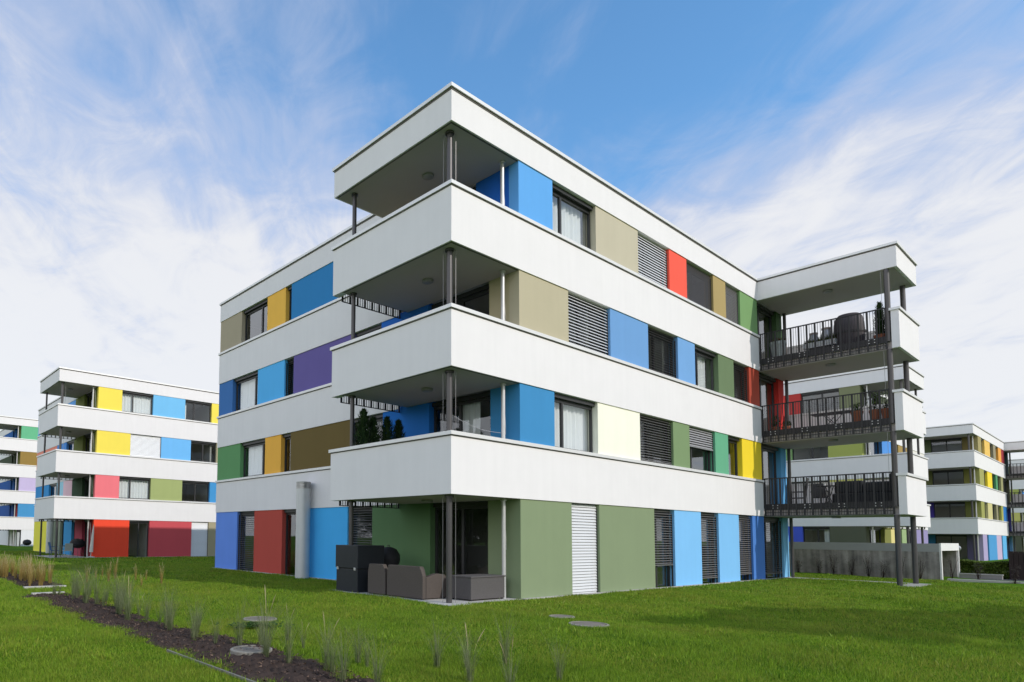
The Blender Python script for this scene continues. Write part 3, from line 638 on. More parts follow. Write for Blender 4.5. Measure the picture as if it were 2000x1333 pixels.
# planting beds
SOIL = mat('bed_soil', (0.060, 0.042, 0.034), 1.0, bump=1.0, bscale=22, var=0.45, vscale=9, spec=0.05)
def bed(name, x0, x1, y0, y1, label):
    nx, ny = 26, int((y1-y0)/0.09); v = []; f = []
    for j in range(ny+1):
        for i in range(nx+1):
            x = x0+(x1-x0)*i/nx; y = y0+(y1-y0)*j/ny
            e = min(i, nx-i)/nx; z = float(gz(x, y)) - 0.01 + (0.03*min(1, e*5))*1 + random.uniform(-1, 1)*0.018 + 0.02*math.sin(7*x)*math.sin(5.3*y)
            v.append((x, y, z if 0 < i < nx and 0 < j < ny else z-0.06))
    for j in range(ny):
        for i in range(nx): a = j*(nx+1)+i; f.append((a, a+1, a+nx+2, a+nx+1))
    me = bpy.data.meshes.new(name); me.from_pydata(v, [], f); me.materials.append(SOIL)
    o = bpy.data.objects.new(name, me); COL.objects.link(o); tag(o, label, 'planting bed', kind='structure'); return o
bed('planting_bed', -7.12, -5.86, -7.5, 8.2, 'dark soil strip planted with feather grass across the lawn')
bed('planting_bed', -6.46, -5.24, 10.6, 40, 'dark soil strip under the golden grass at the far left')
def mulch():
    m = MB()
    for i in range(2600):
        if i < 2100: x = random.uniform(-7.0, -5.95); y = random.uniform(-5.0, 8.1)
        else: x = random.uniform(-6.35, -5.35); y = random.uniform(10.6, 16)
        z = float(gz(x, y))+0.03; s = random.uniform(0.006, 0.024); a = random.uniform(0, 6.3); q = s*random.uniform(0.25, 0.6)
        c, d = math.cos(a), math.sin(a); t = random.uniform(-0.012, 0.012)
        m.face((x-c*s-d*q, y-d*s+c*q, z+t), (x-c*s+d*q, y-d*s-c*q, z-t), (x+c*s+d*q, y+d*s-c*q, z+t+0.012), (x+c*s-d*q, y+d*s+c*q, z-t+0.012))
    mm = leaf_mat('mulch_chip', (0.030, 0.020, 0.016), (0.16, 0.105, 0.075), 6.0, 0.0)
    tag(m.build('bark_mulch', mm), 'bark chips and dry leaves scattered on the dark bed', 'mulch', kind='stuff')
mulch()
EDGING = mat('edging_metal', (0.20, 0.19, 0.16), 0.6)
def edging():
    m = MB(); ys = np.linspace(-7.5, -1.4, 60)
    px = [(-7.10+0.02*math.sin(1.3*y), y) for y in ys]
    for (a, b), (c, d) in zip(px[:-1], px[1:]):
        z = float(gz(a, b)); m.face((a-0.012, b, z-0.1), (c-0.012, d, z-0.1), (c-0.012, d, z+0.022), (a-0.012, b, z+0.022)); m.face((a-0.012, b, z+0.022), (c-0.012, d, z+0.022), (c+0.012, d, z+0.022), (a+0.012, b, z+0.022)); m.face((a+0.012, b, z+0.022), (c+0.012, d, z+0.022), (c+0.012, d, z-0.1), (a+0.012, b, z-0.1))
    tag(m.build('bed_edging', EDGING), 'thin metal strip edging the near end of the soil bed', 'edging')
edging()
for (x0, x1, y0, y1, lb) in ((-6.7, -5.9, 8.25, 8.40, 'pale concrete edging stone closing the feather grass bed'), (-6.45, -5.3, 10.38, 10.55, 'pale concrete edging stone closing the golden grass bed')):
    tag(MB().box(x0, x1, y0, y1, -0.15, float(gz(x0, y0))+0.055).build('edging_stone', PALECONC, bevel=0.01), lb, 'edging stone')

# ornamental grass plants
FEATH = leaf_mat('feather_grass_blade', (0.11, 0.145, 0.055), (0.28, 0.30, 0.16), 5.0, 0.4)
GOLD = leaf_mat('golden_grass_blade', (0.26, 0.17, 0.045), (0.48, 0.37, 0.13), 4.0, 0.4)
STRAW = leaf_mat('seed_head_straw', (0.42, 0.33, 0.17), (0.58, 0.49, 0.30), 4.0, 0.3)
def tuft_mesh(n, h, spread, wd, seed):
    rr = random.Random(seed); m = MB()
    for i in range(n):
        a = rr.uniform(0, 6.283); r0 = rr.uniform(0, 0.05); hh = h*rr.uniform(0.45, 1.1); sp = spread*hh*rr.uniform(0.1, 1.0); w0 = wd*rr.uniform(0.6, 1.2)
        bx_, by_ = r0*math.cos(a), r0*math.sin(a); c, d = math.cos(a), math.sin(a); k = 4; pr = None
        droop = rr.uniform(0.0, 0.5)
        for j in range(k+1):
            t = j/k; q = sp*t*t; z = hh*(t - droop*0.35*t*t*t); x, y = bx_+c*q, by_+d*q; wj = w0*(1-t*0.9)/2
            cur = ((x-d*wj, y+c*wj, z), (x+d*wj, y-c*wj, z))
            if pr: m.face(pr[0], pr[1], cur[1], cur[0])
            pr = cur
    return m
def seed_mesh(n, h, seed):
    rr = random.Random(seed); m = MB()
    for i in range(n):
        a = rr.uniform(0, 6.283); l = rr.uniform(0.05, 0.22); hh = h*rr.uniform(0.8, 1.15); c, d = math.cos(a), math.sin(a)
        pts = [(c*l*t*t, d*l*t*t, hh*(t-0.1*t*t*t)) for t in (0.55, 0.7, 0.8, 0.9, 1.0)]
        m.tube(pts, [0.0015, 0.002, 0.004, 0.005, 0.001], 5)
    return m
def make_tuft(kind, seed):
    if kind == 'f':
        r = thing('feather_grass_tuft', (0, 0, 0), 'green feather grass tuft growing in the dark soil strip', 'ornamental grass', 'feather grass tufts in the soil strip')
        tuft_mesh(70, 0.84, 0.60, 0.0056, seed).build('blades', FEATH, r); seed_mesh((1, 0, 2, 0)[seed % 4], 0.85, seed+50).build('seed_head', STRAW, r) if seed % 4 in (0, 2) else None
    else:
        r = thing('golden_grass_tuft', (0, 0, 0), 'golden dry grass tuft in the bed at the far left', 'ornamental grass', 'golden grass tufts at the far left')
        tuft_mesh(75, 0.78, 0.30, 0.011, seed).build('blades', GOLD, r); seed_mesh(6, 0.9, seed+50).build('seed_head', STRAW, r)
    return r
protos = {'f': [make_tuft('f', s) for s in (1, 2, 3, 5)], 'g': [make_tuft('g', s) for s in (11, 12)]}
used = set()
def put_tuft(kind, x, y, s, extra=None):
    q = random.randrange(len(protos[kind])); o = protos[kind][q]
    if (kind, q) in used: o = copy_tree(o)
    used.add((kind, q)); o.location = (x, y, float(gz(x, y))-0.01); o.rotation_euler = (0, 0, random.uniform(0, 6.28)); o.scale = (s, s, s*random.uniform(0.9, 1.15))
    return o
yy = -4.6
while yy < 7.9:
    put_tuft('f', random.uniform(-6.45, -6.0), yy+random.uniform(-0.15, 0.15), random.uniform(0.6, 1.2))
    if random.random() < 0.5: put_tuft('f', random.uniform(-5.95, -5.4), yy+random.uniform(-0.2, 0.2), random.uniform(0.4, 0.9))
    yy += random.uniform(0.22, 0.55)
for i in range(6): put_tuft('f', random.uniform(-5.4, -3.9), random.uniform(-5.6, -3.6), random.uniform(0.6, 1.0))
yy = 10.9
while yy < 30:
    for k in range(3): put_tuft('g', random.uniform(-6.3, -5.4), yy+random.uniform(-0.2, 0.2), random.uniform(0.6, 1.0)*(1 if yy < 18 else 1.1))
    yy += 0.42 if yy < 18 else 0.7
for i in range(9): put_tuft('g', random.uniform(-4.9, -2.8), random.uniform(8, 14), random.uniform(0.4, 0.8))

# manhole covers
def manhole(x, y, r, label, tilt=0):
    z = float(gz(x, y)); t = thing('manhole_cover', (x, y, z), label, 'manhole cover')
    MB().lathe([(r, -0.1), (r, 0.020), (r-0.012, 0.028), (r-0.04, 0.028), (r-0.04, 0.0)], n=36).build('ring', mat('ring_concrete', (0.26, 0.24, 0.20), 0.9, bump=0.4, bscale=50, var=0.3, vscale=7), t)
    MB().lathe([(r-0.042, -0.05), (r-0.042, 0.014), (r-0.06, 0.02)], n=36).build('lid', mat('lid_concrete', (0.20, 0.172, 0.14), 0.9, bump=0.5, bscale=60, var=0.2, vscale=8), t)
    return t
manhole(*MAN[0], 'round concrete cover in the lawn behind the clover patch, left of the sofa')
manhole(*MAN[1], 'dirty round concrete cover lying in the soil bed').location.z += 0.018
manhole(*MAN[2], 'round concrete cover alone in the lawn, right of centre')
manhole(*MAN[3], 'round cover half overgrown by grass, near the green wall')
def clover():
    m = MB()
    for i in range(420):
        a = random.uniform(0, 6.28); r = abs(random.gauss(0, 0.2)); x = -5.12+r*math.cos(a)*1.1+r*math.sin(a)*0.4; y = -0.28-r*math.cos(a)*0.75+r*math.sin(a)*0.5; z = float(gz(x, y))+random.uniform(0.04, 0.11); s = random.uniform(0.015, 0.035)
        b = random.uniform(0, 6.28); tx, ty = random.uniform(-.5, .5)*s, random.uniform(-.5, .5)*s
        m.face((x+s*math.cos(b), y+s*math.sin(b), z+tx), (x-s*math.sin(b), y+s*math.cos(b), z+ty), (x-s*math.cos(b), y-s*math.sin(b), z-tx), (x+s*math.sin(b), y-s*math.cos(b), z-ty))
    tag(m.build('clover_patch', leaf_mat('clover_leaf', (0.03, 0.08, 0.012), (0.08, 0.16, 0.03), 8)), 'patch of dark clover in front of the round cover left of the sofa', 'clover', kind='stuff')
clover()

# ------------------------------------------------------------------ things by the near building
def vent_pipe(x, y, z, h, r, label):
    t = thing('ventilation_pipe', (x, y, z), label, 'ventilation pipe')
    ST = mat('stainless_steel', (0.56, 0.565, 0.56), 0.42, 0.25, var=0.06, vscale=3)
    MB().lathe([(r, -0.2), (r, h*0.48), (r+0.004, h*0.48), (r+0.004, h*0.49), (r, h*0.49), (r, h-0.24)], n=32).build('pipe', ST, t)
    m = MB()
    for i in range(4): m.lathe([(r-0.01, h-0.24+i*0.055), (r+0.012, h-0.235+i*0.055), (r+0.012, h-0.205+i*0.055), (r-0.01, h-0.2+i*0.055)], n=32)
    m.lathe([(r*0.9, h-0.24), (r*0.9, h-0.02)], n=24)
    m.build('louvre', mat('louvre_steel', (0.42, 0.42, 0.42), 0.35, 0.8), t)
    MB().lathe([(r+0.01, h-0.025), (r+0.015, h), (0.02, h+0.012)], n=32).build('lid', ST, t)
vent_pipe(2.20, 9.0, 0.03, 3.44, 0.25, 'fat stainless vent pipe with louvred top standing before the blue and red shaded wall')

WICK = None
def wicker(col):
    m = bpy.data.materials.new('wicker_weave'); m.use_nodes = True; t = m.node_tree; q = t.nodes['Principled BSDF']; q.inputs['Roughness'].default_value = 0.7
    tc = N(t, 'ShaderNodeTexCoord'); wv = N(t, 'ShaderNodeTexWave', Scale=22.0, Distortion=1.5, Detail=2.0); wv.bands_direction = 'Z'; L(t, tc.outputs['Object'], wv.inputs['Vector'])
    w2 = N(t, 'ShaderNodeTexNoise', Scale=28.0, Detail=3.0); L(t, tc.outputs['Object'], w2.inputs['Vector'])
    f = math_(t, 'MULTIPLY', math_(t, 'ADD', wv.outputs['Fac'], w2.outputs['Fac']), 0.5)
    mx = N(t, 'ShaderNodeMix'); mx.data_type = 'RGBA'; L(t, f, mx.inputs[0]); mx.inputs[6].default_value = (*[c*0.55 for c in col], 1); mx.inputs[7].default_value = (*[c*1.35 for c in col], 1)
    L(t, mx.outputs[2], q.inputs['Base Color']); bn = N(t, 'ShaderNodeBump', Strength=0.5, Distance=0.006); L(t, f, bn.inputs['Height']); L(t, bn.outputs[0], q.inputs['Normal'])
    return m
WICK = wicker((0.078, 0.062, 0.052)); CUSH = mat('cushion_fabric', (0.13, 0.12, 0.11), 0.95, bump=0.3)
def sofa(x, y0, y1, label):
    # open to +x (towards the wall): back at x, arms at both ends
    t = thing('wicker_sofa' if y1-y0 > 1 else 'wicker_armchair', (x, (y0+y1)/2, 0.1), label, 'sofa' if y1-y0 > 1 else 'armchair'); Ln = (y1-y0)/2
    MB().poly([(-Ln+0.0, 0.02), (Ln, 0.02), (Ln, 0.56), (Ln-0.05, 0.78), (-Ln+0.10, 0.78), (-Ln+0.05, 0.70), (-Ln, 0.56)], 0.0, 0.13, axis='x').build('backrest', WICK, t, bevel=0.015)
    for s in (-1, 1):
        prof = [(0.132, 0.02), (0.84, 0.02), (0.84, 0.50), (0.76, 0.58), (0.5, 0.61), (0.132, 0.53)]
        y = s*(Ln-0.07); MB().poly(prof, y-0.07, y+0.07, axis='y').build('arm', WICK, t, bevel=0.015)
    MB().box(0.132, 0.82, -Ln+0.142, Ln-0.142, 0.05, 0.30).build('seat', WICK, t, bevel=0.01)
    MB().box(0.15, 0.80, -Ln+0.15, Ln-0.15, 0.302, 0.44).build('cushion', CUSH, t, bevel=0.04)
    for a in (0.05, 0.78):
        for s in (-1, 1): MB().box(a-0.025, a+0.025, s*(Ln-0.05)-0.025, s*(Ln-0.05)+0.025, 0.0, 0.019).build('foot', RAIL, t)
sofa(0.22, 1.10, 2.36, 'brown wicker two seat sofa turned away, back to the lawn on the ground floor patio')
sofa(0.22, 2.42, 3.10, 'brown wicker armchair between the sofa and the black cabinet')
def wicker_box():
    t = thing('wicker_bench', (1.62, 0.62, 0.1), 'grey brown wicker box bench right of the corner post on the patio', 'bench')
    m = MB().box(-0.62, 0.62, -0.33, 0.33, 0.03, 0.54); m.build('body', wicker((0.085, 0.077, 0.075)), t, bevel=0.012)
    MB().box(-0.64, 0.64, -0.35, 0.35, 0.541, 0.575).build('lid', wicker((0.095, 0.086, 0.083)), t, bevel=0.008)
    for a in (-0.57, 0.57):
        for b in (-0.28, 0.28): MB().box(a-0.025, a+0.025, b-0.025, b+0.025, 0, 0.029).build('foot', RAIL, t)
wicker_box()
def cabinet():
    t = thing('garden_cabinet', (0.14, 3.42, 0.1), 'black two part garden cabinet at the back end of the ground floor patio', 'cabinet')
    BL = mat('black_plastic', (0.020, 0.023, 0.028), 0.45, var=0.1, vscale=5)
    MB().box(0, 0.50, 0, 0.92, 0.0, 0.60).build('lower_box', BL, t, bevel=0.012)
    MB().box(-0.02, 0.92, -0.02, 0.94, 0.625, 1.24).build('upper_box', BL, t, bevel=0.012)
    MB().box(0.02, 0.48, 0.02, 0.90, 0.60, 0.626).build('gap_strip', RAIL, t)
    for y in (0.06, 0.80): MB().box(-0.035, 0.0, y, y+0.07, 0.575, 0.65).build('latch', PALE_STEEL, t, bevel=0.005)
    MB().box(0.40, 0.47, -0.035, -0.0, 0.575, 0.65).build('latch', PALE_STEEL, t, bevel=0.005)
cabinet()
def kettle(x, y, z, label, r=0.34):
    t = thing('kettle_grill', (x, y, z), label, 'grill')
    MB().lathe([(0.02, 0.55), (r*0.6, 0.60), (r*0.93, 0.72), (r, 0.84), (r, 0.86), (r*0.95, 0.98), (r*0.7, 1.12), (r*0.3, 1.18), (0.02, 1.19)], n=24).build('cover', DARKPLASTIC, t)
    for i in range(3):
        a = i*2.094+0.4; MB().tube([(0.2*math.cos(a), 0.2*math.sin(a), 0.6), (0.33*math.cos(a), 0.33*math.sin(a), 0.0)], 0.014, 8).build('leg', STEEL, t)
    MB().tube([(-0.05, 0, 1.19), (-0.04, 0, 1.23), (0.04, 0, 1.23), (0.05, 0, 1.19)], 0.01, 6).build('handle', STEEL, t)
kettle(1.75, 4.0, 0.1, 'black covered kettle grill behind the cabinet on the ground floor patio')

PINE = leaf_mat('conifer_needles', (0.010, 0.026, 0.010), (0.035, 0.065, 0.020), 9.0, 0.15)
def conifer(x, y, z, h, r, label, potr=0.2, poth=0.34, potmat=None, group=None):
    t = thing('potted_conifer', (x, y, z), label, 'potted plant', group); rr = random.Random(int(x*100+y*37))
    MB().lathe([(potr*0.72, 0), (potr, poth*0.9), (potr*1.08, poth*0.9), (potr*1.08, poth), (potr*0.9, poth), (potr*0.88, poth-0.04)], n=18).build('pot', potmat or TERRA, t)
    MB().tube([(0, 0, poth-0.05), (0, 0, h*0.9)], [0.02, 0.006], 6).build('trunk', WOODDARK, t)
    m = MB()
    for i in range(1700):
        q = rr.random()**1.3; zz = poth+0.02+(h-poth)*q; lump = 0.75+0.35*math.sin(9*q+rr.choice((0, 2, 4)))
        a = rr.uniform(0, 6.283); rad = r*min(1.0, 0.55+1.5*q)*(1-q)**0.42*lump*math.sqrt(rr.uniform(0.15, 1)); xx, yy_ = rad*math.cos(a), rad*math.sin(a)
        l = rr.uniform(0.05, 0.11); w_ = 0.022; c, d = math.cos(a), math.sin(a)
        tip = (xx+c*l*0.5, yy_+d*l*0.5, zz+l*0.9)
        m.face((xx-d*w_, yy_+c*w_, zz), (xx+d*w_, yy_-c*w_, zz), tip)
    m.build('foliage', PINE, t)
GREYPOT = mat('grey_pot', (0.09, 0.095, 0.12), 0.6)
f1 = ZB+0.272; f2 = f1+H; f3 = f2+H
conifer(0.40, 3.55, f1, 2.15, 0.34, 'dark conifer in a grey pot beside the rear post on the first floor loggia', potr=0.24, poth=0.95, potmat=GREYPOT)
conifer(0.80, 3.62, f1, 2.0, 0.36, 'dark rounded conifer second from the rear post on the first floor loggia', potr=0.24, poth=0.9, potmat=GREYPOT)
conifer(1.32, 3.62, f1, 2.05, 0.36, 'dark conifer third from the rear post on the first floor loggia', potr=0.22, poth=0.9, potmat=GREYPOT)
conifer(1.72, 3.58, f1, 2.02, 0.30, 'dark conifer before the blue wall of the first floor loggia, farthest from the rear post', potr=0.2, poth=0.9, potmat=GREYPOT)
m = MB(); pts = []
for i in range(13):
    q = i/12; pts.append((0.36+(2.2-0.36)*q, 0.36, f1+1.62-0.1*math.sin(math.pi*q)-0.25*q))
tag(m.tube(pts, 0.005, 5).build('washing_line', PALE_STEEL), 'thin sagging washing line strung between two posts of the first floor loggia', 'washing line')

# balcony furnishing on the railed balconies
BUSH = leaf_mat('pot_plant_leaf', (0.025, 0.055, 0.012), (0.09, 0.14, 0.03), 10, 0.25)
def potplant(x, y, z, pr, ph, br, bh, label, pm=None, col=None, n=260, group=None):
    t = thing('potted_plant', (x, y, z), label, 'potted plant', group); rr = random.Random(int(x*91+y*57+z*13))
    MB().lathe([(pr*0.7, 0), (pr, ph*0.85), (pr*1.1, ph*0.85), (pr*1.1, ph), (pr*0.9, ph), (pr*0.88, ph-0.03)], n=18).build('pot', pm or TERRA, t)
    m = MB()
    for i in range(n):
        a = rr.uniform(0, 6.283); q = rr.random(); rad = br*math.sqrt(rr.random())*(0.45+0.8*math.sin(math.pi*min(1, q*0.85+0.1))); zz = ph+bh*q; s = rr.uniform(0.02, 0.05)
        x_, y_ = rad*math.cos(a), rad*math.sin(a); c, d = math.cos(a), math.sin(a); e = rr.uniform(-1, 1)
        m.face((x_-d*s*.5, y_+c*s*.5, zz), (x_+c*s*.6, y_+d*s*.6, zz+e*s), (x_+d*s*.5, y_-c*s*.5, zz+s*.4), (x_-c*s*.6, y_-d*s*.6, zz+s*.6))
    m.build('foliage', col or BUSH, t)
    m = MB()
    for i in range(5):
        a = i*1.3; m.tube([(0, 0, ph-0.04), (0.4*br*math.cos(a), 0.4*br*math.sin(a), ph+bh*0.6)], [0.008, 0.003], 5)
    m.build('stem', WOODDARK, t)
conifer(18.35, -3.72, f3, 1.50, 0.24, 'tall conifer in a terracotta pot at the outer corner of the top railed balcony', potr=0.2, poth=0.35)
def covered_grill():
    t = thing('covered_grill', (18.75, -2.72, f3), 'big dark fabric covered grill on the top railed balcony', 'grill')
    MB().lathe([(0.40, 0.02), (0.44, 0.3), (0.46, 0.75), (0.44, 1.1), (0.40, 1.32), (0.30, 1.45), (0.02, 1.48)], n=28, sx=0.85, sy=1.05).build('cover', mat('grill_cover', (0.055, 0.045, 0.05), 0.6, bump=0.5, bscale=8), t)
    MB().lathe([(0.475, 0.70), (0.478, 0.74), (0.475, 0.78)], n=28, sx=0.85, sy=1.05).build('strap', RAIL, t)
    for a in (-0.3, 0.3): MB().lathe([(0.05, -0.0), (0.05, 0.03)], 0, a, 10).build('foot', STEEL, t)
covered_grill()
MILK = mat('milk_can_metal', (0.36, 0.35, 0.35), 0.4, 0.4)
for (y, lb, s) in ((-1.62, 'left of two grey lidded jars behind the flower box on the top railed balcony', 0.95), (-2.03, 'right of two grey lidded jars behind the flower box on the top railed balcony', 1.05)):
    t = thing('lidded_jar', (18.72, y, f3), lb, 'jar', 'grey lidded jars')
    MB().lathe([(0.15*s, 0), (0.19*s, 0.25), (0.19*s, 0.75), (0.13*s, 0.95*s), (0.12*s, 1.0*s)], n=20).build('body', MILK, t)
    MB().lathe([(0.15*s, 1.001*s), (0.15*s, 1.06*s), (0.04, 1.08*s)], n=20).build('lid', mat('jar_lid', (0.34, 0.26, 0.23), 0.5), t)
def flower_box():
    t = thing('flower_box', (18.38, -1.9, f3), 'long pale flower box with low green plants on the top railed balcony', 'flower box')
    MB().box(-0.10, 0.10, -0.52, 0.52, 0.34, 0.55).build('box', mat('pale_box', (0.5, 0.5, 0.5), 0.6), t, bevel=0.01)
    MB().box(-0.08, 0.08, -0.3, 0.3, 0.0, 0.339).build('stand', RAIL, t)
    m = MB(); rr = random.Random(5)
    for i in range(420):
        y = rr.uniform(-0.5, 0.5); h = rr.uniform(0.05, 0.28 if y < 0 else 0.16); x = rr.uniform(-0.1, 0.1); s = 0.02
        m.face((x-s, y, 0.55), (x+s, y+rr.uniform(-s, s), 0.55), (x+rr.uniform(-.08, .08), y+rr.uniform(-.08, .08), 0.55+h))
    m.build('plants', leaf_mat('box_plant', (0.05, 0.08, 0.01), (0.17, 0.19, 0.04), 9), t)
flower_box()
PALEPOT = mat('pale_pot', (0.42, 0.45, 0.44), 0.5)
potplant(18.42, -0.52, f3, 0.26, 0.85, 0.25, 0.15, 'big pale tub with dark plants next to the house wall on the top railed balcony', PALEPOT, leaf_mat('dry_pot_plant', (0.03, 0.03, 0.012), (0.20, 0.09, 0.05), 10))
potplant(18.35, -0.36, f2, 0.14, 0.36, 0.14, 0.45, 'terracotta pot with a thin plant, closest to the wall on the middle railed balcony')
potplant(18.35, -0.72, f2, 0.14, 0.34, 0.16, 0.20, 'terracotta pot with a low plant, second from the wall on the middle railed balcony')
potplant(18.40, -2.94, f2, 0.17, 0.62, 0.18, 0.30, 'tall terracotta planter right of the folding table on the middle railed balcony')
potplant(18.42, -3.44, f2, 0.15, 0.60, 0.20, 0.62, 'left terracotta pot with a green bush near the outer post, middle railed balcony')
potplant(18.42, -3.78, f2, 0.15, 0.60, 0.20, 0.55, 'right terracotta pot with a green bush near the outer post, middle railed balcony')
def folding_table(x, y, z, label, lx=0.3, ly=0.62, h=0.72, m_=None):
    t = thing('folding_table', (x, y, z), label, 'table'); mm = m_ or RAIL
    MB().box(-lx, lx, -ly, ly, h-0.03, h).build('table_top', mm, t, bevel=0.006)
    for sx in (-1, 1):
        for s in (-1, 1):
            MB().tube([(sx*(lx-0.05), s*0.28*ly/0.62, 0.0), (sx*(lx-0.05), -s*0.25*ly/0.62, h-0.031)], 0.012, 6).build('leg', mm, t)
    return t
folding_table(18.75, -2.1, f2, 'dark folding table with crossed legs on the middle railed balcony')
def chair(x, y, z, rz, label, m_=None, seat=0.45, top=0.95, group=None):
    t = thing('garden_chair', (x, y, z), label, 'chair', group, rz); mm = m_ or RAIL
    MB().box(-0.24, 0.24, -0.24, 0.24, seat-0.03, seat).build('seat', mm, t, bevel=0.008)
    m = MB(); m.poly([(-0.24, seat), (-0.205, seat), (-0.31, top), (-0.345, top)], -0.23, 0.23, axis='y'); m.build('backrest', mm, t)
    for a in (-0.22, 0.22):
        for b in (-0.22, 0.22): MB().tube([(a*1.05, b, 0), (a, b, seat-0.031)], 0.013, 6).build('leg', mm, t)
    for b in (-0.25, 0.25): MB().tube([(-0.27, b, seat+0.22), (0.2, b, seat+0.22), (0.23, b, seat-0.02)], 0.014, 6).build('arm', mm, t)
    return t
chair(18.6, -0.95, f1, R(100), 'dark chair with a slanted back nearest the wall on the lowest railed balcony', top=1.2)
chair(18.75, -1.6, f1, R(200), 'dark chair between the wall chair and the covered table on the lowest railed balcony', top=1.0)
def lounge():
    t = thing('covered_lounge', (18.7, -3.05, f1), 'dark covered lounge furniture filling the outer end of the lowest railed balcony', 'covered furniture')
    MB().box(-0.3, 1.2, -0.85, 0.95, 0.0, 0.55).build('base', DARKPLASTIC, t, bevel=0.05)
    MB().box(0.0, 0.25, 0.1, 0.95, 0.55, 1.02).build('cushion', DARKPLASTIC, t, bevel=0.06)
    MB().box(0.0, 0.25, -0.7, 0.05, 0.55, 0.95).build('cushion', DARKPLASTIC, t, bevel=0.06)
    MB().box(-0.3, 0.3, -0.90, -0.72, 0.55, 1.22).build('cushion', DARKPLASTIC, t, bevel=0.06)
lounge()
def candlestick():
    t = folding_table(18.55, -1.95, f1, 'small dark side table with white cups on the lowest railed balcony', 0.2, 0.3, 0.86)
candlestick()
m = MB().lathe([(0.035, 0), (0.045, 0.10), (0.05, 0.11)], n=12); o = m.build('cup', mat('white_china', (0.75, 0.74, 0.72), 0.3)); o.location = (18.5, -1.85, f1+0.86); tag(o, 'white cup on the small side table of the lowest railed balcony, nearest the wall', 'cup', 'white cups')
o2 = o.copy(); COL.objects.link(o2); o2.location = (18.5, -2.12, f1+0.86); o2['label'] = 'white cup on the small side table of the lowest railed balcony, nearest the covered lounge'

# things by the left building
zl = -0.007
def ltab(): folding_table(0.95, 33.9, zl, 'dark garden table on the patio of the left building', 0.4, 0.6, 0.74)
ltab()
chair(0.75, 33.15, zl, R(90), 'pale framed garden chair in front of the table by the left building', FRAME_PALE, top=0.9)
chair(0.15, 33.9, zl, R(0), 'blue garden chair left of the table by the left building', mat('blue_frame', (0.03, 0.09, 0.25), 0.5), top=0.95)
kettle(1.75, 34.6, zl, 'black covered grill on the patio of the left building', 0.48)
def parasol(x, y, z):
    t = thing('folded_parasol', (x, y, z), 'folded pale parasol leaning by the red wall of the left building', 'parasol')
    MB().tube([(0, 0, 0.05), (0.12, -0.02, 2.1)], 0.022, 8).build('pole', PALE_STEEL, t)
    MB().lathe([(0.26, 0.0), (0.24, 0.06), (0.05, 0.09)], n=18).build('base', PALECONC, t)
    MB().tube([(0.02, 0, 0.35), (0.05, 0, 0.9), (0.08, -0.01, 1.5), (0.11, -0.02, 2.0)], [0.12, 0.10, 0.07, 0.03], 10).build('canopy', mat('parasol_cloth', (0.62, 0.58, 0.52), 0.9, bump=0.6, bscale=9), t)
parasol(2.0, 32.5, 0.0)
vent_pipe(1.85, 42.2, -0.1, 3.3, 0.25, 'stainless vent pipe beside the left building, seen behind its patio')
# five-storey block: dark ball-shaped thing by its white wall
kettle(5.6, 67.3, -0.45, 'dark covered grill in front of the white ground floor of the five storey block', 0.45)

# ------------------------------------------------------------------ right: garage ramp, hedge, kerb, boxes
ROAD = mat('asphalt', (0.075, 0.072, 0.075), 0.9, bump=0.5, bscale=60, var=0.2, vscale=3)
o = MB().poly(ROADPOLY, -0.5, 0.07).build('road', ROAD); tag(o, 'grey asphalt drive at the right edge', 'road', kind='structure')
def ramp():
    t = thing('garage_entrance', (25.2, -3.9, 0), 'weathered concrete garage entrance wall with a white sunlit end frame', 'garage entrance')
    WALL = mat('weathered_concrete', (0.275, 0.25, 0.228), 0.9, bump=0.5, bscale=30, var=0.75, vscale=2.4, streak=1.1)
    CR = mat('concrete_band', (0.36, 0.355, 0.345), 0.9, bump=0.3, bscale=30, var=0.08, vscale=2)
    FR = plaster((0.72, 0.71, 0.67))
    MB().box(0, 0.25, 0.032, 12, -0.3, 1.22).build('wall', WALL, t)
    MB().box(-0.012, 0.25, 0.032, 12, 1.22, 1.56).build('coping', CR, t)
    MB().box(-0.015, 0.14, -0.03, 0.03, -0.3, 1.27).build('jamb', FR, t)
    MB().box(3.48, 3.62, -0.03, 0.03, -0.3, 1.27).build('jamb', FR, t)
    MB().box(-0.015, 3.62, -0.03, 0.03, 1.27, 1.585).build('lintel', FR, t)
    MB().box(3.40, 3.60, 0.032, 12, -0.3, 1.56).build('wall', WALL, t)
    MB().box(0.26, 3.39, 0.032, 12, 1.29, 1.54).build('roof', CR, t)
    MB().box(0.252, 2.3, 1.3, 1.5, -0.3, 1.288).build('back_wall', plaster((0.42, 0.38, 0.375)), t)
    MB().tube([(3.63, 0.12, 1.38), (3.78, 0.1, 1.40), (4.05, 0.08, 1.36)], [0.05, 0.14, 0.13], 12).build('lamp', mat('lamp_housing', (0.4, 0.42, 0.46), 0.3, 0.6), t)
ramp()
def kerbs():
    t = thing('kerb', (24.5, -4.2, 0), 'low pale kerb running from the garage entrance to the right edge of the photo', 'kerb')
    m = MB()
    for i in range(20): m.box(-0.1, 0.1, -i*1.0-0.992, -i*1.0, -0.3, 0.175)
    m.build('kerb_stones', PALECONC, t, bevel=0.012)
    t = thing('low_wall', (28.2, -3.98, 0), 'low pale wall at the foot of the hedge', 'wall')
    MB().box(-0.1, 0.1, -1.35, -0.02, -0.3, 0.25).build('wall_body', CONC, t)
    MB().box(-0.12, 0.12, -1.37, -0.01, 0.25, 0.285).build('wall_cap', PALECONC, t)
kerbs()
HEDGE = leaf_mat('hedge_leaf', (0.10, 0.15, 0.028), (0.24, 0.31, 0.07), 2.5, 0.35)
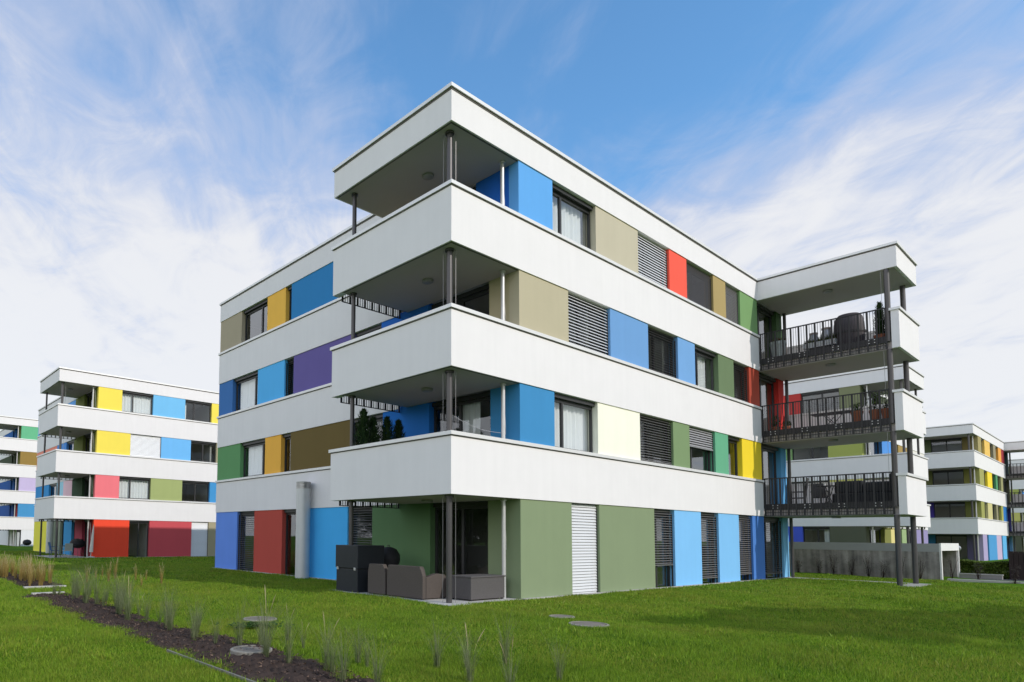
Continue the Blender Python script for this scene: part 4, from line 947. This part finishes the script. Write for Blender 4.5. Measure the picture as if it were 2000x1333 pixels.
def hedge(x0, y0, x1, y1, wid, h, label):
    m = MB(); rr = random.Random(3); Ln = math.hypot(x1-x0, y1-y0); ux, uy = (x1-x0)/Ln, (y1-y0)/Ln
    t = thing('hedge', (x0, y0, 0), label, 'hedge')
    for i in range(9000):
        s = rr.uniform(0, Ln); q = rr.uniform(-abs(wid)/2, abs(wid)/2); z = rr.uniform(0.02, h)*1.0
        if rr.random() < 0.6:
            if rr.random() < 0.5: q = -wid/2+abs(rr.gauss(0, 0.06))
            else: z = h-abs(rr.gauss(0, 0.06))
        z += 0.04*math.sin(s*5)
        x, y = ux*s-uy*q, uy*s+ux*q; d = rr.uniform(0.025, 0.055); a, b = rr.uniform(0, 6.28), rr.uniform(-1, 1)
        c, e = math.cos(a)*d, math.sin(a)*d
        m.face((x-c, y-e, z-b*d), (x+e*0.6, y-c*0.6, z+d*0.3), (x+c, y+e, z+b*d), (x-e*0.6, y+c*0.6, z-d*0.3))
    m.build('leaves', HEDGE, t)
    m = MB()
    for i in range(int(Ln/0.25)):
        s = i*0.25+0.1; m.tube([(ux*s, uy*s, -0.1), (ux*s+rr.uniform(-.05, .05), uy*s+rr.uniform(-.05, .05), h*0.7)], 0.012, 5)
    m.build('stems', WOODDARK, t)
hedge(29.45, -3.75, 29.35, -5.42, -0.7, 0.80, 'trimmed green hedge between the garage entrance and the brown box')
def brown_box():
    t = thing('refuse_enclosure', (29.0, -5.45, 0), 'dark brown slatted enclosure at the right edge beside the hedge', 'enclosure')
    m = MB()
    for i in range(24): m.box(0, 0.05, -i*0.15-0.138, -i*0.15, 0.06, 1.27)
    m.build('front_boards', WOODDARK, t)
    m = MB()
    for i in range(12): m.box(0.052+i*0.15, 0.19+i*0.15, -0.05, 0.0, 0.06, 1.27)
    m.build('side_boards', WOODDARK, t)
    MB().box(0.06, 1.85, -3.58, -0.06, 0.0, 1.2).build('body', WOODDARK, t)
brown_box()
TW = leaf_mat('twig_plant', (0.03, 0.022, 0.014), (0.09, 0.07, 0.035), 7, 0.1)
def twig(x, y, h, label, seed, group):
    t = thing('bare_shrub', (x, y, 0.06), label, 'shrub', group); rr = random.Random(seed); m = MB(); lf = MB()
    for i in range(7):
        a = rr.uniform(0, 6.28); pts = [(0, 0, -0.05)]; px, py, pz = 0, 0, 0
        for j in range(4):
            px += rr.uniform(-.02, .06)*math.cos(a)*1.4; py += rr.uniform(-.02, .06)*math.sin(a)*1.4; pz += h*0.25*rr.uniform(0.7, 1.1); pts.append((px, py, pz))
            for k in range(5):
                s = rr.uniform(0.015, 0.04); u, v, w_ = px+rr.uniform(-.1, .1), py+rr.uniform(-.1, .1), pz+rr.uniform(-.1, .1); lf.face((u-s, v, w_), (u, v+s, w_+s*.5), (u+s, v, w_), (u, v-s, w_-s*.5))
        m.tube(pts, [0.010, 0.008, 0.006, 0.005, 0.003], 5)
    m.build('stems', WOODDARK, t); lf.build('leaves', TW, t)
for i, (y, h) in enumerate([(1.0, 0.7), (0.2, 0.75), (-0.35, 0.95), (-1.0, 0.85), (-1.6, 0.95), (-2.1, 0.7), (-2.7, 1.0), (-3.3, 0.9)]):
    twig(24.85, y, h, 'thin dark climbing shrub against the concrete garage wall', 20+i, 'shrubs along the garage wall')
twig(25.7, -4.15, 1.0, 'thin dark shrub in front of the white garage frame', 40, 'shrubs by the kerb')
twig(25.0, -5.0, 0.7, 'thin bare shrub standing before the low wall by the hedge', 41, 'shrubs by the kerb')
twig(24.3, -6.1, 0.7, 'thin bare shrub nearest the brown slatted enclosure', 42, 'shrubs by the kerb')

# trees beyond the frame on the sunny side; their crowns shade part of the lawn
LEAF = leaf_mat('tree_leaf', (0.03, 0.06, 0.012), (0.09, 0.14, 0.03), 1.5, 0.3)
BARK = mat('bark', (0.10, 0.075, 0.055), 0.9, bump=0.8, bscale=18, var=0.3, vscale=5)
def tree(x, y, h, cw, ch, label, seed, group):
    rr = random.Random(seed); t = thing('broadleaf_tree', (x, y, 0), label, 'tree', group)
    m = MB(); m.tube([(0, 0, -0.2), (0.03, 0.02, h*0.35), (0.0, 0.05, h*0.6), (0.05, 0, h*0.85)], [0.13, 0.10, 0.08, 0.03], 10)
    for i in range(9):
        a = i*2.4; z = h*(0.5+0.04*i); m.tube([(0, 0, z), (0.5*cw*math.cos(a)*0.5, 0.5*cw*math.sin(a)*0.5, z+ch*0.25), (0.42*cw*math.cos(a), 0.42*cw*math.sin(a), z+ch*0.4)], [0.05, 0.03, 0.01], 6)
    m.build('trunk', BARK, t); m = MB()
    cl = [(rr.uniform(-.36, .36)*cw, rr.uniform(-.36, .36)*cw, h+rr.uniform(-.32, .32)*ch, rr.uniform(0.18, 0.30)*cw) for i in range(16)]
    for i in range(20000 if y > -30 and x > -20 else 7000):
        cx, cy, cz, r = rr.choice(cl); d = Vector((rr.gauss(0, 1), rr.gauss(0, 1), rr.gauss(0, 1))).normalized()*r*rr.uniform(0.4, 1.0)**0.5
        x_, y_, z_ = cx+d.x, cy+d.y, cz+d.z*0.7; s = rr.uniform(0.14, 0.25); a = rr.uniform(0, 6.28); b = rr.uniform(-1, 1)
        c, e = math.cos(a)*s, math.sin(a)*s; m.face((x_-c, y_-e, z_-b*s), (x_+e*.6, y_-c*.6, z_+s*.3), (x_+c, y_+e, z_+b*s), (x_-e*.6, y_+c*.6, z_-s*.3))
    m.build('crown', LEAF, t)
for i, (x, y, h) in enumerate([(-28, 22, 7), (-31, 29, 8), (-36, 35, 7.5), (-33, 42, 8.5), (-40, 47, 9), (-44, 58, 9), (-34, 15, 7), (-30, 26, 5), (-33, 33, 5.5), (-37, 40, 5.5), (-42, 52, 6), (-29, 18, 5)]):
    tree(x, y, h*0.52, h*1.0, h*0.80, 'leafy tree outside the photo that shows only in the patio glass', 80+i, 'trees west of the photo')
for i, (sx, sy, cw, ch) in enumerate([(2.7, -5.5, 2.6, 1.0), (4.9, -5.8, 3.2, 1.5), (7.0, -7.2, 3.4, 1.5), (9.3, -8.9, 3.4, 1.6), (12.0, -10.2, 3.4, 1.6)]):
    hh = 5.2; tree(sx+0.197/0.62*hh, sy-hh/0.62, hh, cw, ch, 'small leafy tree outside the photo that shades the lawn', 60+i, 'trees outside the photo')
